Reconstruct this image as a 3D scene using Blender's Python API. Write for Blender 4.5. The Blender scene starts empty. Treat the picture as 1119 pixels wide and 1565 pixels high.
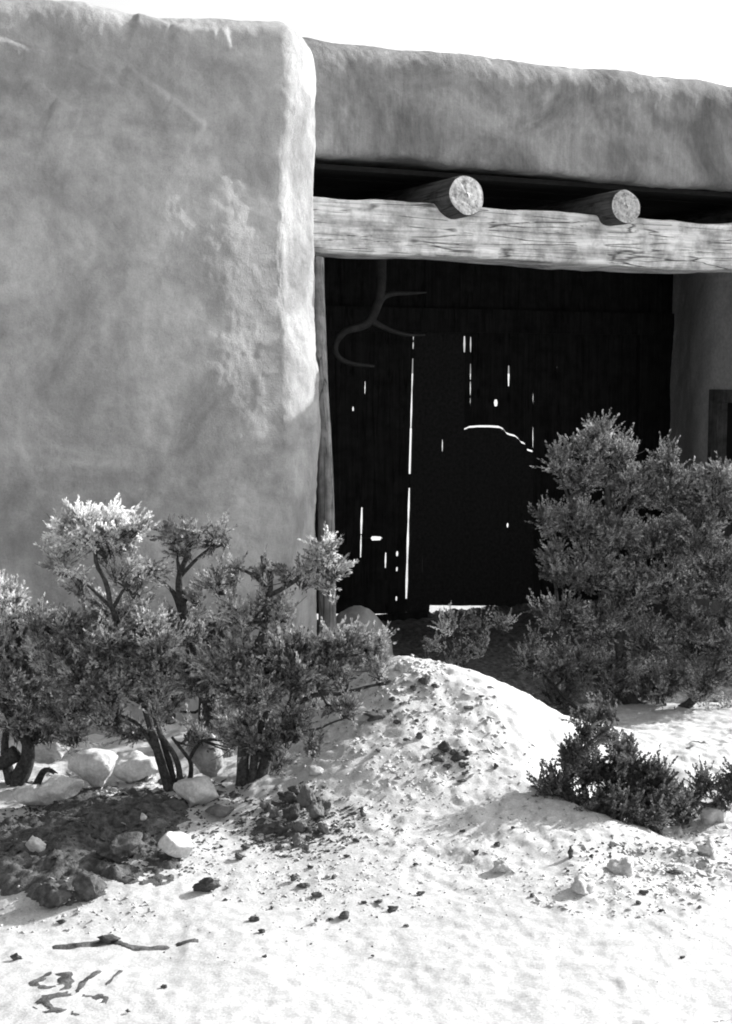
import bpy, bmesh, math, random
import numpy as np
from mathutils import Vector, Matrix
random.seed(7)
rng = np.random.default_rng(7)
R = math.radians

# ------------------------------------------------------------------ camera, sky, sun, exposure
sc = bpy.context.scene
C = sc.collection
F, CX, CY = 2150.0, 559.5, 782.5          # photograph's focal length and centre, in its pixels
PITCH = math.atan(212.5 / F)
EYE = 1.6
cam = bpy.data.cameras.new('camera'); camo = bpy.data.objects.new('camera', cam); C.objects.link(camo)
camo.location = (0, 0, EYE); camo.rotation_euler = (R(90) - PITCH, 0, 0)
cam.sensor_fit = 'HORIZONTAL'; cam.sensor_width = 36; cam.lens = 36 * F / 1119
cam.clip_start = .05; cam.clip_end = 9000
sc.camera = camo

WALL_YAW = R(26)
SUN_ELEV = R(28); SUN_AZ = WALL_YAW + R(3.5)        # measured from +X, counter-clockwise
w = bpy.data.worlds.new('World'); sc.world = w; w.use_nodes = True
nt = w.node_tree; nt.nodes.clear()
sky = nt.nodes.new('ShaderNodeTexSky'); sky.sky_type = 'NISHITA'; sky.sun_disc = False
sky.sun_elevation = SUN_ELEV; sky.sun_rotation = R(90) - SUN_AZ
sky.air_density = 1.0; sky.dust_density = 3.0; sky.ozone_density = 1.0
bw = nt.nodes.new('ShaderNodeRGBToBW'); bg = nt.nodes.new('ShaderNodeBackground'); bg.inputs[1].default_value = .15
ow = nt.nodes.new('ShaderNodeOutputWorld')
nt.links.new(sky.outputs[0], bw.inputs[0]); nt.links.new(bw.outputs[0], bg.inputs[0]); nt.links.new(bg.outputs[0], ow.inputs[0])
sl = bpy.data.lights.new('sun', 'SUN'); sl.energy = 3.5; sl.angle = R(.5); sl.color = (1, 1, 1)
so = bpy.data.objects.new('sun', sl); C.objects.link(so)
sdir = Vector((math.cos(SUN_AZ) * math.cos(SUN_ELEV), math.sin(SUN_AZ) * math.cos(SUN_ELEV), math.sin(SUN_ELEV)))
so.rotation_euler = sdir.to_track_quat('Z', 'Y').to_euler(); so.location = (6, 6, 8)
sc.view_settings.view_transform = 'Standard'; sc.view_settings.look = 'None'
sc.view_settings.exposure = 1.08; sc.view_settings.gamma = 1.0; sc.view_settings.use_curve_mapping = False
sc.cycles.max_bounces = 6; sc.cycles.diffuse_bounces = 4; sc.cycles.filter_width = 1.9
try: sc.cycles.use_denoising = True
except Exception: pass

# ------------------------------------------------------------------ projection helpers (camera pixels <-> world)
sp, cp = math.sin(PITCH), math.cos(PITCH)
def at(px, py, Y):
    a, b = (px - CX) / F, (py - CY) / F
    d = (a, cp - b * sp, -sp - b * cp)
    k = Y / d[1]
    return Vector((d[0] * k, Y, EYE + d[2] * k))
def proj(x, y, z):
    zz = z - EYE
    dep = y * cp - zz * sp; up = y * sp + zz * cp
    dep = np.maximum(dep, .05)
    return CX + F * x / dep, CY - F * up / dep
O = Vector((-.2, 6.6, 0))
cd, sd = math.cos(WALL_YAW), math.sin(WALL_YAW)
def loc2w(u, v, z=0): return Vector((O.x + u * cd - v * sd, O.y + u * sd + v * cd, z))
def w2loc(x, y):
    dx, dy = x - O.x, y - O.y
    return dx * cd + dy * sd, -dx * sd + dy * cd
def on_v(px, py, v):            # building-frame (u, z) of a pixel on the plane v = const
    a, b = (px - CX) / F, (py - CY) / F
    d = (a, cp - b * sp, -sp - b * cp)
    den = -d[0] * sd + d[1] * cd
    k = (v - O.x * sd + O.y * cd) / den
    x, y, z = d[0] * k, d[1] * k, EYE + d[2] * k
    u, vv = w2loc(x, y)
    return u, z

# ------------------------------------------------------------------ noise
def _h(i, j, k, s):
    n = (i.astype(np.int64) * 374761393 + j.astype(np.int64) * 668265263 + k.astype(np.int64) * 2147483647 + s * 974634777) & 0xFFFFFFFF
    n = ((n ^ (n >> 13)) * 1274126177) & 0xFFFFFFFF
    n = ((n ^ (n >> 16)) * 2246822519) & 0xFFFFFFFF
    return ((n ^ (n >> 15)) & 0xFFFFFF) / float(0xFFFFFF) * 2 - 1
def vn(x, y, z, s=0):
    x, y, z = np.broadcast_arrays(np.asarray(x, float), np.asarray(y, float), np.asarray(z, float))
    xi, yi, zi = np.floor(x), np.floor(y), np.floor(z)
    fx, fy, fz = x - xi, y - yi, z - zi
    fx = fx**3 * (fx * (fx * 6 - 15) + 10); fy = fy**3 * (fy * (fy * 6 - 15) + 10); fz = fz**3 * (fz * (fz * 6 - 15) + 10)
    r = 0
    for a in (0, 1):
        for b in (0, 1):
            for c in (0, 1):
                wgt = (fx if a else 1 - fx) * (fy if b else 1 - fy) * (fz if c else 1 - fz)
                r = r + wgt * _h(xi + a, yi + b, zi + c, s)
    return r
def fbm(x, y, z, sc_, octv=4, s=0, gain=.5):
    r = 0; a = 1; f = 1 / sc_
    for o in range(octv):
        ca, sa = math.cos(.65 + 1.1 * o), math.sin(.65 + 1.1 * o)
        r = r + a * vn((x * ca - y * sa) * f + 13.1 * o, (x * sa + y * ca) * f - 7.7 * o, z * f + 3.3 * o, s + o); a *= gain; f *= 2.03
    return r
def sst(a, b, x):
    t = np.clip((x - a) / (b - a), 0, 1); return t * t * (3 - 2 * t)

# ------------------------------------------------------------------ mesh helpers
def tag(o, label=None, cat=None, group=None, kind=None):
    if label: o['label'] = label
    if cat: o['category'] = cat
    if group: o['group'] = group
    if kind: o['kind'] = kind
    return o
def empty(name, loc, rz=0, **k):
    o = bpy.data.objects.new(name, None); C.objects.link(o); o.location = loc; o.rotation_euler = (0, 0, rz)
    o.empty_display_size = .1
    return tag(o, **k)
def mesh_np(name, V, faces, mat, parent=None, smooth=True):
    """faces: (n,3|4) int array or list of arrays"""
    me = bpy.data.meshes.new(name)
    V = np.asarray(V, dtype=np.float32)
    if isinstance(faces, np.ndarray): faces = [faces]
    faces = [np.asarray(f) for f in faces if len(f)]
    loops = np.concatenate([f.ravel() for f in faces])
    tot = np.concatenate([np.full(len(f), f.shape[1]) for f in faces])
    st = np.concatenate([[0], np.cumsum(tot)[:-1]])
    me.vertices.add(len(V)); me.vertices.foreach_set('co', V.ravel())
    me.loops.add(len(loops)); me.loops.foreach_set('vertex_index', loops.astype(np.int32))
    me.polygons.add(len(tot)); me.polygons.foreach_set('loop_start', st.astype(np.int32)); me.polygons.foreach_set('loop_total', tot.astype(np.int32))
    me.polygons.foreach_set('use_smooth', np.full(len(tot), smooth, dtype=bool))
    me.update(calc_edges=True); me.validate()
    me.materials.append(mat)
    o = bpy.data.objects.new(name, me); C.objects.link(o)
    if parent is not None: o.parent = parent
    return o
def grid_faces(ny, nx, wrap=False, mask=None):
    i = np.arange(ny - 1)[:, None]; j = np.arange(nx if wrap else nx - 1)[None, :]
    j2 = (j + 1) % nx
    f = np.stack([i * nx + j, i * nx + j2, (i + 1) * nx + j2, (i + 1) * nx + j], -1)
    if mask is not None: f = f[mask]
    return f.reshape(-1, 4)
def spacing(*segs):                       # segs: (start, end, step)
    out = []
    for a, b, st in segs:
        n = max(1, int(round(abs(b - a) / st))); out += list(np.linspace(a, b, n, endpoint=False))
    out.append(segs[-1][1]); return np.array(out)
def resample(pts, step):
    pts = [np.array(p, float) for p in pts]
    if len(pts) == 2: pts = [pts[0], (pts[0] + pts[1]) / 2, pts[1]]
    P = [2 * pts[0] - pts[1]] + pts + [2 * pts[-1] - pts[-2]]
    out = []
    for i in range(1, len(P) - 2):
        n = max(2, int(np.linalg.norm(P[i + 1] - P[i]) / step))
        for t in np.linspace(0, 1, n, endpoint=False):
            a = 2 * P[i]; b = P[i + 1] - P[i - 1]; c = 2 * P[i - 1] - 5 * P[i] + 4 * P[i + 1] - P[i + 2]; d = -P[i - 1] + 3 * P[i] - 3 * P[i + 1] + P[i + 2]
            out.append(.5 * (a + b * t + c * t * t + d * t ** 3))
    out.append(P[-2]); return np.array(out)
class MB:
    def __init__(s): s.V = []; s.Fq = []; s.Ft = []; s.n = 0
    def add(s, V, q=None, t=None):
        if q is not None and len(q): s.Fq.append(np.asarray(q) + s.n)
        if t is not None and len(t): s.Ft.append(np.asarray(t) + s.n)
        s.V.append(np.asarray(V, float)); s.n += len(V)
    def tube(s, pts, r0, r1, sides=6, step=.03, rough=0., seed=0, power=1.0, raw=False):
        P = np.array(pts, float) if raw else resample(pts, step)
        n = len(P); T = np.gradient(P, axis=0); T /= np.linalg.norm(T, axis=1)[:, None] + 1e-9
        ref = np.array([0.31, .95, .05]) if abs(T[0][1]) < .9 else np.array([1., 0, 0])
        A = np.cross(T, ref); A /= np.linalg.norm(A, axis=1)[:, None] + 1e-9; B = np.cross(T, A)
        tt = np.linspace(0, 1, n) ** power; rr = r0 + (r1 - r0) * tt
        th = np.linspace(0, 2 * np.pi, sides, endpoint=False)
        rad = rr[:, None] * np.ones(sides)
        if rough:
            ax = np.arange(n)[:, None] * step
            rad = rad * (1 + rough * (vn(ax / .09, np.cos(th)[None] * 1.6, np.sin(th)[None] * 1.6, seed) + .6 * vn(ax / .25 + 7, np.cos(th * 1)[None] * 5, np.sin(th)[None] * 5, seed + 1)))
        V = P[:, None] + rad[..., None] * (np.cos(th)[None, :, None] * A[:, None] + np.sin(th)[None, :, None] * B[:, None])
        V = V.reshape(-1, 3); q = grid_faces(n, sides, True)
        c0, c1 = n * sides, n * sides + 1
        V = np.vstack([V, P[0], P[-1]])
        j = np.arange(sides); j2 = (j + 1) % sides
        t = np.vstack([np.stack([np.full(sides, c0), j2, j], 1), np.stack([np.full(sides, c1), (n - 1) * sides + j, (n - 1) * sides + j2], 1)])
        s.add(V, q, t)
    def box(s, a, b):
        x0, y0, z0 = a; x1, y1, z1 = b
        V = [(x, y, z) for z in (z0, z1) for y in (y0, y1) for x in (x0, x1)]
        s.add(V, [(0, 2, 3, 1), (4, 5, 7, 6), (0, 1, 5, 4), (2, 6, 7, 3), (0, 4, 6, 2), (1, 3, 7, 5)])
    def build(s, name, mat, parent=None, smooth=True, base=None):
        V = np.concatenate(s.V)
        if base is not None: V = V - np.array(base)
        o = mesh_np(name, V, [np.concatenate(x) for x in (s.Fq, s.Ft) if x], mat, parent, smooth)
        return o

# ------------------------------------------------------------------ materials (all neutral: the photograph is black and white)
def mat(name):
    m = bpy.data.materials.new(name); m.use_nodes = True
    n = m.node_tree.nodes; b = n['Principled BSDF']; b.inputs['Roughness'].default_value = .9
    b.inputs['Specular IOR Level'].default_value = .15
    return m, m.node_tree, b
def nd(t, typ, **k):
    n = t.nodes.new(typ)
    for a, v in k.items():
        if a.startswith('i_'):
            n.inputs[a[2:].replace('_', ' ')].default_value = v
        else: setattr(n, a, v)
    return n
def coords(t, scale=(1, 1, 1)):
    tc = t.nodes.new('ShaderNodeTexCoord'); mp = t.nodes.new('ShaderNodeMapping'); mp.inputs['Scale'].default_value = scale
    t.links.new(tc.outputs['Object'], mp.inputs[0]); return mp.outputs[0]
def noise(t, co, scale, detail=6, rough=.55, dist=0):
    n = nd(t, 'ShaderNodeTexNoise', i_Scale=scale, i_Detail=detail, i_Roughness=rough, i_Distortion=dist)
    t.links.new(co, n.inputs['Vector']); return n.outputs['Fac']
def ramp(t, src, stops):
    r = t.nodes.new('ShaderNodeValToRGB'); t.links.new(src, r.inputs[0]); e = r.color_ramp.elements
    while len(e) < len(stops): e.new(.5)
    for el, (p, v) in zip(e, stops): el.position = p; el.color = (v, v, v, 1)
    return r.outputs[0]
def mixv(t, a, b, mode='MULTIPLY', fac=1.0):
    m = nd(t, 'ShaderNodeMix', data_type='RGBA', blend_type=mode); m.inputs['Factor'].default_value = fac
    for s_, i in ((a, 6), (b, 7)):
        if isinstance(s_, (int, float)): m.inputs[i].default_value = (s_, s_, s_, 1)
        else: t.links.new(s_, m.inputs[i])
    return m.outputs[2]
def bump(t, b, h, strength, dist, prev=None):
    n = nd(t, 'ShaderNodeBump', i_Strength=strength, i_Distance=dist); t.links.new(h, n.inputs['Height'])
    if prev is not None: t.links.new(prev, n.inputs['Normal'])
    t.links.new(n.outputs[0], b.inputs['Normal']); return n.outputs[0]

def m_adobe(name, lo, hi, streak=(3, 3, 1.0), sa=.9):
    m, t, b = mat(name); co = coords(t)
    big = ramp(t, noise(t, co, 1.9, 7, .6, .8), [(.36, lo), (.5, (lo + hi) / 2), (.62, hi)])
    mid = ramp(t, noise(t, co, 11, 6, .65), [(.34, .86), (.64, 1.10)])
    fine = ramp(t, noise(t, co, 120, 4, .7), [(.3, .90), (.7, 1.08)])
    st = ramp(t, noise(t, coords(t, streak), 3.0, 7, .7), [(.35, sa), (.6, 1.05)])
    c = mixv(t, mixv(t, mixv(t, big, mid), fine), st); t.links.new(c, b.inputs['Base Color'])
    n1 = bump(t, b, noise(t, co, 26, 6, .6), .45, .014)
    bump(t, b, noise(t, co, 90, 6, .8), .8, .008, n1)
    return m
def m_wood(name, lo, hi, axis=0, crack=.25, fine=1.0):
    m, t, b = mat(name)
    s1 = [44, 44, 44]; s1[axis] = 2.0; s2 = [85, 85, 85]; s2[axis] = 2.4
    c1, c2 = coords(t, s1), coords(t, s2); c0 = coords(t)
    g = ramp(t, noise(t, c1, 1.0, 7, .62, .5), [(.3, lo), (.46, (lo + hi) * .5), (.62, hi)])
    cr = ramp(t, noise(t, c2, .7, 5, .6, 1.2), [(.33, crack), (.385, 1.0)])
    bl = ramp(t, noise(t, c0, 9, 6, .65), [(.36, .55), (.58, 1.12)])
    s3 = [34, 34, 34]; s3[axis] = 1.3
    c3 = coords(t, s3); dn = nd(t, 'ShaderNodeTexNoise', i_Scale=.5, i_Detail=4); t.links.new(c3, dn.inputs['Vector'])
    va = nd(t, 'ShaderNodeVectorMath', operation='MULTIPLY_ADD'); va.inputs[1].default_value = (1.2, 1.2, 1.2); t.links.new(dn.outputs['Color'], va.inputs[0]); t.links.new(c3, va.inputs[2])
    vo = nd(t, 'ShaderNodeTexVoronoi', feature='DISTANCE_TO_EDGE', i_Scale=.62); t.links.new(va.outputs[0], vo.inputs['Vector'])
    ck = ramp(t, vo.outputs['Distance'], [(.006, crack), (.035, 1.0)]); on = ramp(t, noise(t, c0, 5, 3, .5), [(.46, 1.0), (.56, 0.0)])
    ck = mixv(t, ck, on, 'LIGHTEN')
    kn = nd(t, 'ShaderNodeTexVoronoi', i_Scale=1.0, i_Randomness=1.0); s4 = [9, 9, 9]; s4[axis] = 3.2; t.links.new(coords(t, s4), kn.inputs['Vector']); kk = ramp(t, kn.outputs['Distance'], [(.07, .4), (.15, 1.0)])
    c = mixv(t, mixv(t, mixv(t, mixv(t, g, cr), bl), ck), kk); t.links.new(c, b.inputs['Base Color'])
    n0 = bump(t, b, ck, .8, .01)
    n1 = bump(t, b, noise(t, c2, .7, 5, .6, 1.2), .7, .006, n0)
    bump(t, b, noise(t, c1, 1.0, 7, .62, .5), .5, .008, n1)
    return m
def m_plain(name, lo, hi, scale=30, bs=.5, bd=.005, rough=.9):
    m, t, b = mat(name); co = coords(t); b.inputs['Roughness'].default_value = rough
    n = noise(t, co, scale, 6, .65); c = mixv(t, ramp(t, n, [(.3, lo), (.68, hi)]), ramp(t, noise(t, co, scale * 6, 3, .6), [(.3, .8), (.7, 1.15)]))
    t.links.new(c, b.inputs['Base Color'])
    n1 = bump(t, b, n, bs, bd); bump(t, b, noise(t, co, scale * 5, 4, .7), bs, bd * .3, n1)
    return m
def m_leaf(name, lo, hi, tl=.25):
    m, t, b = mat(name); t.nodes.remove(b)
    n = mixv(t, ramp(t, noise(t, coords(t), 42, 3, .6), [(.3, lo), (.7, hi)]), ramp(t, noise(t, coords(t), 9, 3, .6), [(.40, .42), (.58, 1.1)]))
    d = nd(t, 'ShaderNodeBsdfDiffuse'); tr = nd(t, 'ShaderNodeBsdfTranslucent'); mx = nd(t, 'ShaderNodeMixShader'); mx.inputs[0].default_value = tl
    t.links.new(n, d.inputs[0]); t.links.new(n, tr.inputs[0]); t.links.new(d.outputs[0], mx.inputs[1]); t.links.new(tr.outputs[0], mx.inputs[2])
    t.links.new(mx.outputs[0], t.nodes['Material Output'].inputs[0]); return m
M_ADOBE = m_adobe('adobe', .27, .46)
M_ADOBE2 = m_adobe('adobe_parapet', .15, .38, (16, 16, 1.6), .85)
M_PLASTER = m_plain('smooth_plaster', .36, .48, 8, .3, .006)
M_LINTEL = m_wood('weathered_lintel_wood', .40, .86, 0, .25)
M_POST = m_wood('weathered_post_wood', .14, .30, 2, .4)
M_LOG = m_wood('log_side_wood', .04, .10, 1, .4)
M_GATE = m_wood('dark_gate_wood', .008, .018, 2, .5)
M_FRAME = m_wood('window_frame_wood', .06, .11, 2, .5)
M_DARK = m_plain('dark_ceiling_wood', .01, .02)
M_SNOW = m_plain('snow', .43, .55, 26, .6, .006)
M_PALE = m_plain('snow_covered_stone', .48, .68, 18, .6, .01)
M_SOIL = m_plain('damp_soil', .035, .17, 30, .9, .014)
M_CLOD = m_plain('dark_earth', .03, .13, 40, .8, .01)
M_STONE = m_plain('grey_stone', .22, .48, 16, .6, .01)
M_DSTONE = m_plain('dark_stone', .09, .19, 20, .6, .008)
M_BARK = m_plain('sage_bark', .025, .13, 90, 1.0, .012)
M_GATE2 = m_plain('paler_gate_planks', .010, .028, 45, .8, .008)  # slightly paler, speckled tone for some of the gate planks
M_ANTLER = m_plain('antler_bone', .022, .045, 20, .3, .003)
M_LEAF = m_leaf('sage_leaves', .11, .74)
M_TUFT = m_leaf('sunlit_tuft_white', .9, .95, .5)  # near-white leaf colour paints strong sun onto the bush tufts
M_LEAFR = m_leaf('grey_sage_leaves', .07, .70)
M_LEAFD = m_leaf('dark_sage_leaves', .06, .34)
mg, tg, bgls = mat('dark_window_glass'); bgls.inputs['Base Color'].default_value = (.02, .02, .02, 1); bgls.inputs['Roughness'].default_value = .15
M_GLASS = mg
# end grain of the logs: rings and a checked centre, in the object's own X-Z plane
me_, te, be = mat('log_end_grain'); co = coords(te)
wv = nd(te, 'ShaderNodeTexWave', wave_type='RINGS', rings_direction='Y', i_Scale=9.0, i_Distortion=3.5, i_Detail=3.0); te.links.new(co, wv.inputs[0])
ce = mixv(te, ramp(te, wv.outputs['Fac'], [(.2, .46), (.8, .58)]), ramp(te, noise(te, co, 22, 6, .7), [(.33, .35), (.5, 1.0)]))
ce = mixv(te, ce, ramp(te, noise(te, co, 90, 4, .7), [(.3, .7), (.6, 1.1)]))
te.links.new(ce, be.inputs['Base Color']); bump(te, be, noise(te, co, 60, 6, .7), .8, .01)
M_END = me_

# ------------------------------------------------------------------ ground: snow over bare soil
def blob(px, py, cx, cy, rx, ry, soft=.35):
    q = np.sqrt(((px - cx) / rx) ** 2 + ((py - cy) / ry) ** 2); return 1 - sst(1 - soft, 1 + soft, q)
def segd(px, py, pts):
    best = np.full(np.shape(px), 1e9)
    for (x0, y0), (x1, y1) in zip(pts[:-1], pts[1:]):
        dx, dy = x1 - x0, y1 - y0; t = np.clip(((px - x0) * dx + (py - y0) * 1.0 * dy) / (dx * dx + dy * dy + 1e-9), 0, 1)
        best = np.minimum(best, np.hypot(px - x0 - t * dx, (py - y0 - t * dy) * 1.8))
    return best
def macro(x, y):
    dx, dy = x - .12, y - 5.5
    sx = np.where(dx > 0, .80, .50); sy = np.where(dy > 0, .42, .85)
    q = np.sqrt((dx / sx) ** 2 + (dy / sy) ** 2 + .012)
    z = .50 * np.exp(-q ** 1.25)
    # spoil ridge running down to the right, with a furrow behind it
    rx, ry = x - .62, y - 5.0; t = np.clip(rx * .76 - ry * .65, 0, 1.2); dd = (rx * .65 + ry * .76)
    along = sst(-.15, .15, rx * .76 - ry * .65)
    z = z + along * (.02 * np.exp(-((dd + .20) / .13) ** 2) - .03 * np.exp(-((dd - .12) / .2) ** 2))
    z = z - .075 * np.exp(-((x - .93) / .34) ** 2 - ((y - 4.92) / .30) ** 2) + .07 * np.exp(-((x - .52) / .26) ** 2 - ((y - 5.25) / .35) ** 2) + .012 * np.exp(-((x - .72) / .16) ** 2 - ((y - 4.62) / .16) ** 2) + .012 * np.exp(-((x - .95) / .2) ** 2 - ((y - 4.42) / .10) ** 2)
    return z
def soil_mask(x, y, z):
    px, py = proj(x, y, z); u, v = w2loc(x, y)
    m = 0 * x
    for a in ((170, 1245, 120, 42), (80, 1310, 130, 60), (230, 1255, 70, 45), (190, 1320, 100, 45), (100, 1372, 75, 24), (210, 1350, 60, 22), (20, 1330, 60, 50)):
        m = np.maximum(m, blob(px, py, *a))
    m = np.maximum(m, .62 * blob(px, py, 40, 1255, 70, 40, .6))
    m = np.maximum(m, .80 * blob(px, py, 450, 1250, 75, 55, .5))
    m = np.maximum(m, .60 * blob(px, py, 430, 1285, 150, 60, .5)); m = np.maximum(m, .62 * blob(px, py, 530, 1235, 50, 30, .5))
    m = np.maximum(m, .9 * blob(px, py, 320, 1215, 60, 22, .4)); m = np.maximum(m, .8 * blob(px, py, 270, 1195, 40, 16, .5))
    m = np.maximum(m, .70 * blob(px, py, 688, 1162, 32, 20, .5))
    m = np.maximum(m, .49 * blob(px, py, 600, 1110, 90, 60, .6)); m = np.maximum(m, .50 * blob(px, py, 480, 1370, 110, 60, .7))
    m = np.maximum(m, .47 * blob(px, py, 1020, 1390, 130, 60, .7)); m = np.maximum(m, .5 * blob(px, py, 1040, 1290, 60, 22, .6))
    m = np.maximum(m, .60 * blob(px, py, 930, 1290, 75, 22, .4)); m = np.maximum(m, .62 * blob(px, py, 1040, 1145, 120, 16, .6))
    d = segd(px, py, [(85, 1449), (140, 1443), (170, 1438), (200, 1447), (252, 1447)]); m = np.maximum(m, 1.0 * (1 - sst(3, 14, d)))
    d = segd(px, py, [(272, 1442), (300, 1440)]); m = np.maximum(m, 1.0 * (1 - sst(2, 10, d)))
    ring = np.abs(np.hypot((px - 112) / 50, (py - 1536) / 13) - 1) * 22; rn = fbm(px / 14, py / 6, 0, 1.0, 3, 5); m = np.maximum(m, .82 * (1 - sst(2, 15, ring + 4 * rn)) * sst(-.9, .2, rn + .3))
    for s_ in ([(118, 1518), (132, 1500), (152, 1488)], [(163, 1508), (184, 1486)], [(150, 1522), (165, 1527)]):
        m = np.maximum(m, .9 * (1 - sst(1, 10, segd(px, py, s_))))
    m = np.maximum(m, .60 * blob(px, py, 75, 1500, 50, 24, .6))
    d = segd(px, py, [(845, 1492), (870, 1497)]); m = np.maximum(m, .6 * (1 - sst(1, 9, d))); d = segd(px, py, [(1090, 1555), (1119, 1549)]); m = np.maximum(m, .7 * (1 - sst(1, 7, d)))
    # bare, swept floor of the gateway and the strip in front of it
    jag = .12 * fbm(x, y, 0, .35, 4, 31)
    g = sst(-.62, -.42, v + jag) * sst(-.15, .1, u) * (1 - sst(2.46, 2.54, v)) * (1 - sst(3.5, 3.6, u))
    m = np.maximum(m, g)
    return m, px, py, g
def ground_fields(x, y):
    z0 = macro(x, y); u_, v_ = w2loc(x, y)
    M, px, py, g = soil_mask(x, y, z0)
    chunk = np.clip(sst(4.2, 4.9, y) * (1 - sst(6.3, 7, y)), 0, 1) * .8 + .2
    chunk = np.maximum(chunk, blob(px, py, 1000, 1310, 200, 110, .6)); chunk = np.maximum(chunk, .95 * blob(px, py, 760, 1200, 220, 170, .5))
    n = .020 * fbm(x, y, 0, .6, 2, 3) + chunk * (.009 * fbm(x, y, 0, .16, 4, 9) + .007 * (sst(.0, .35, fbm(x, y, 0, .085, 3, 15)) - .5) + .004 * (sst(.0, .3, fbm(x, y, 0, .035, 3, 16)) - .5)) + .0022 * fbm(x, y, 0, .03, 3, 17)
    n = n - .004 * sst(.2, .7, fbm(x * 3.5, y, 0, .5, 3, 77)) * (1 - chunk)
    n = n * (1 - .7 * g)
    bank = .03 * np.maximum(blob(px, py, 110, 1300, 190, 95, .35), 0)
    beyond = sst(2.5, 2.56, v_) * (1 - sst(4, 6, v_)) * sst(.1, .4, u_)
    snow = z0 + n * (1 - .6 * beyond) + bank - .21 * g - .10 * beyond
    hf = fbm(x, y, 0, .035, 3, 41); mf = fbm(x, y, 0, .11, 3, 43)
    soil = z0 + .9 * n + bank - .009 + np.where(M > .62, .05, .075) * (M - .62) + .008 * hf + .007 * mf * np.clip(M * 1.5, 0, 1) + .006 * (sst(.0, .3, fbm(x, y, 0, .022, 2, 49)) - .5)
    big = blob(px, py, 130, 1305, 210, 85, .3)
    soil = soil + big * .022 * sst(.7, 1, M) * (1 - g) * (sst(-.2, .6, fbm(x, y, 0, .16, 5, 47, .6)) - .2)
    fg = sst(1400, 1425, py); soil = soil * (1 - fg) + fg * (snow + np.clip(.014 * (M + .17 * hf + .17 * mf - .63), -.02, .003))
    soil = np.where(M < .08, np.minimum(soil, snow - .02), soil)
    soil = soil * (1 - g) + g * (-.03 - .065 * sst(1.0, 2.2, v_) + .008 * hf + .006 * mf)
    return snow, soil, M
def top(x, y):
    s, b, M = ground_fields(np.array([x]), np.array([y])); return float(max(s[0], b[0]))
def hit(px, py):
    a, b = (px - CX) / F, (py - CY) / F
    d = np.array((a, cp - b * sp, -sp - b * cp)); k = np.arange(2.8, 11, .01)
    X, Y, Z = d[0] * k, d[1] * k, EYE + d[2] * k
    s, bb, M = ground_fields(X, Y); g = np.maximum(s, bb); i = np.argmax(Z < g)
    return Vector((X[i], Y[i], g[i]))
xs = spacing((-14, -4, .6), (-4, -1.75, .06), (-1.75, 2.5, .0095), (2.5, 5, .06), (5, 15, .6))
ys = spacing((-6, 2, .5), (2, 3.1, .05), (3.1, 6.9, .0095), (6.9, 12, .045), (12, 24, .6))
X, Y = np.meshgrid(xs, ys); Sn, So, Ms = ground_fields(X, Y)
edge = sst(8, 13, np.abs(X)) ; edge = np.maximum(edge, sst(14, 22, Y)); edge = np.maximum(edge, 1 - sst(-6, -2, Y)); Sn = Sn * (1 - edge) - .3 * edge
snow = mesh_np('snow_ground', np.stack([X, Y, Sn], -1).reshape(-1, 3), grid_faces(*X.shape), M_SNOW); tag(snow, kind='structure')
k = (xs > -2.3) & (xs < 4.6); k2 = (ys > 3.0) & (ys < 10.6)
Xs, Ys, Z2 = X[k2][:, k], Y[k2][:, k], So[k2][:, k]; Mk = Ms[k2][:, k]
Z2 = np.where(Mk < .02, Sn[k2][:, k] - .05, Z2)
qm = (Mk[:-1, :-1] + Mk[1:, 1:] + Mk[:-1, 1:] + Mk[1:, :-1]) > .04
soil = mesh_np('bare_soil', np.stack([Xs, Ys, Z2], -1).reshape(-1, 3), grid_faces(*Xs.shape, mask=qm), M_SOIL); tag(soil, kind='structure')
far = mesh_np('ground', [(-4000, -4000, -.25), (4000, -4000, -.25), (4000, 4000, -.25), (-4000, 4000, -.25)], np.array([[0, 1, 2, 3]]), M_SNOW); tag(far, kind='structure')

# ------------------------------------------------------------------ the adobe building (built in its own frame: u along the wall, v into it)
B = empty('adobe_building', O, WALL_YAW, label='old adobe building with rounded mud walls, log roof beams and a deep gateway', cat='building')
RIDGES = [([(-20, 60), (110, 88), (235, 168)], .026), ([(50, 118), (85, 150), (125, 168)], .024), ([(195, 105), (260, 150), (312, 192)], .028), ([(215, 15), (260, 40), (330, 50)], .02), ([(235, 35), (300, 60)], .010), ([(340, 45), (352, 75)], .012)]
RU = [([on_v(x, y, 0) for x, y in pts], a) for pts, a in RIDGES]
def wall_disp(u, v, z, seed):
    d = .022 * fbm(u, v, z, .75, 3, seed) + .0075 * fbm(u, v, z, .22, 4, seed + 5) + .0018 * fbm(u, v, z, .035, 3, seed + 9)
    tp = sst(2.5, 2.9, z) * (1 - sst(3.0, 3.15, z)); d = d + tp * .008 * fbm(u, v, z, .16, 4, seed + 20)
    return d
def ridge_disp(u, z):
    d = 0 * u
    for pts, a in RU:
        for (u0, z0), (u1, z1) in zip(pts[:-1], pts[1:]):
            if u1 < u0: u0, z0, u1, z1 = u1, z1, u0, z0
            L = math.hypot(u1 - u0, z1 - z0); tx, tz = (u1 - u0) / L, (z1 - z0) / L
            al = ((u - u0) * tx + (z - z0) * tz) / L; nn = (u - u0) * (-tz) + (z - z0) * tx      # + above the line
            al_w = sst(-.12, .08, al) * (1 - sst(.92, 1.12, al))
            d = np.maximum(d, abs(a) * al_w * (1 - sst(-.012, .03, nn)) * np.exp(np.minimum(nn, 0) / .16))
    return d
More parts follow.
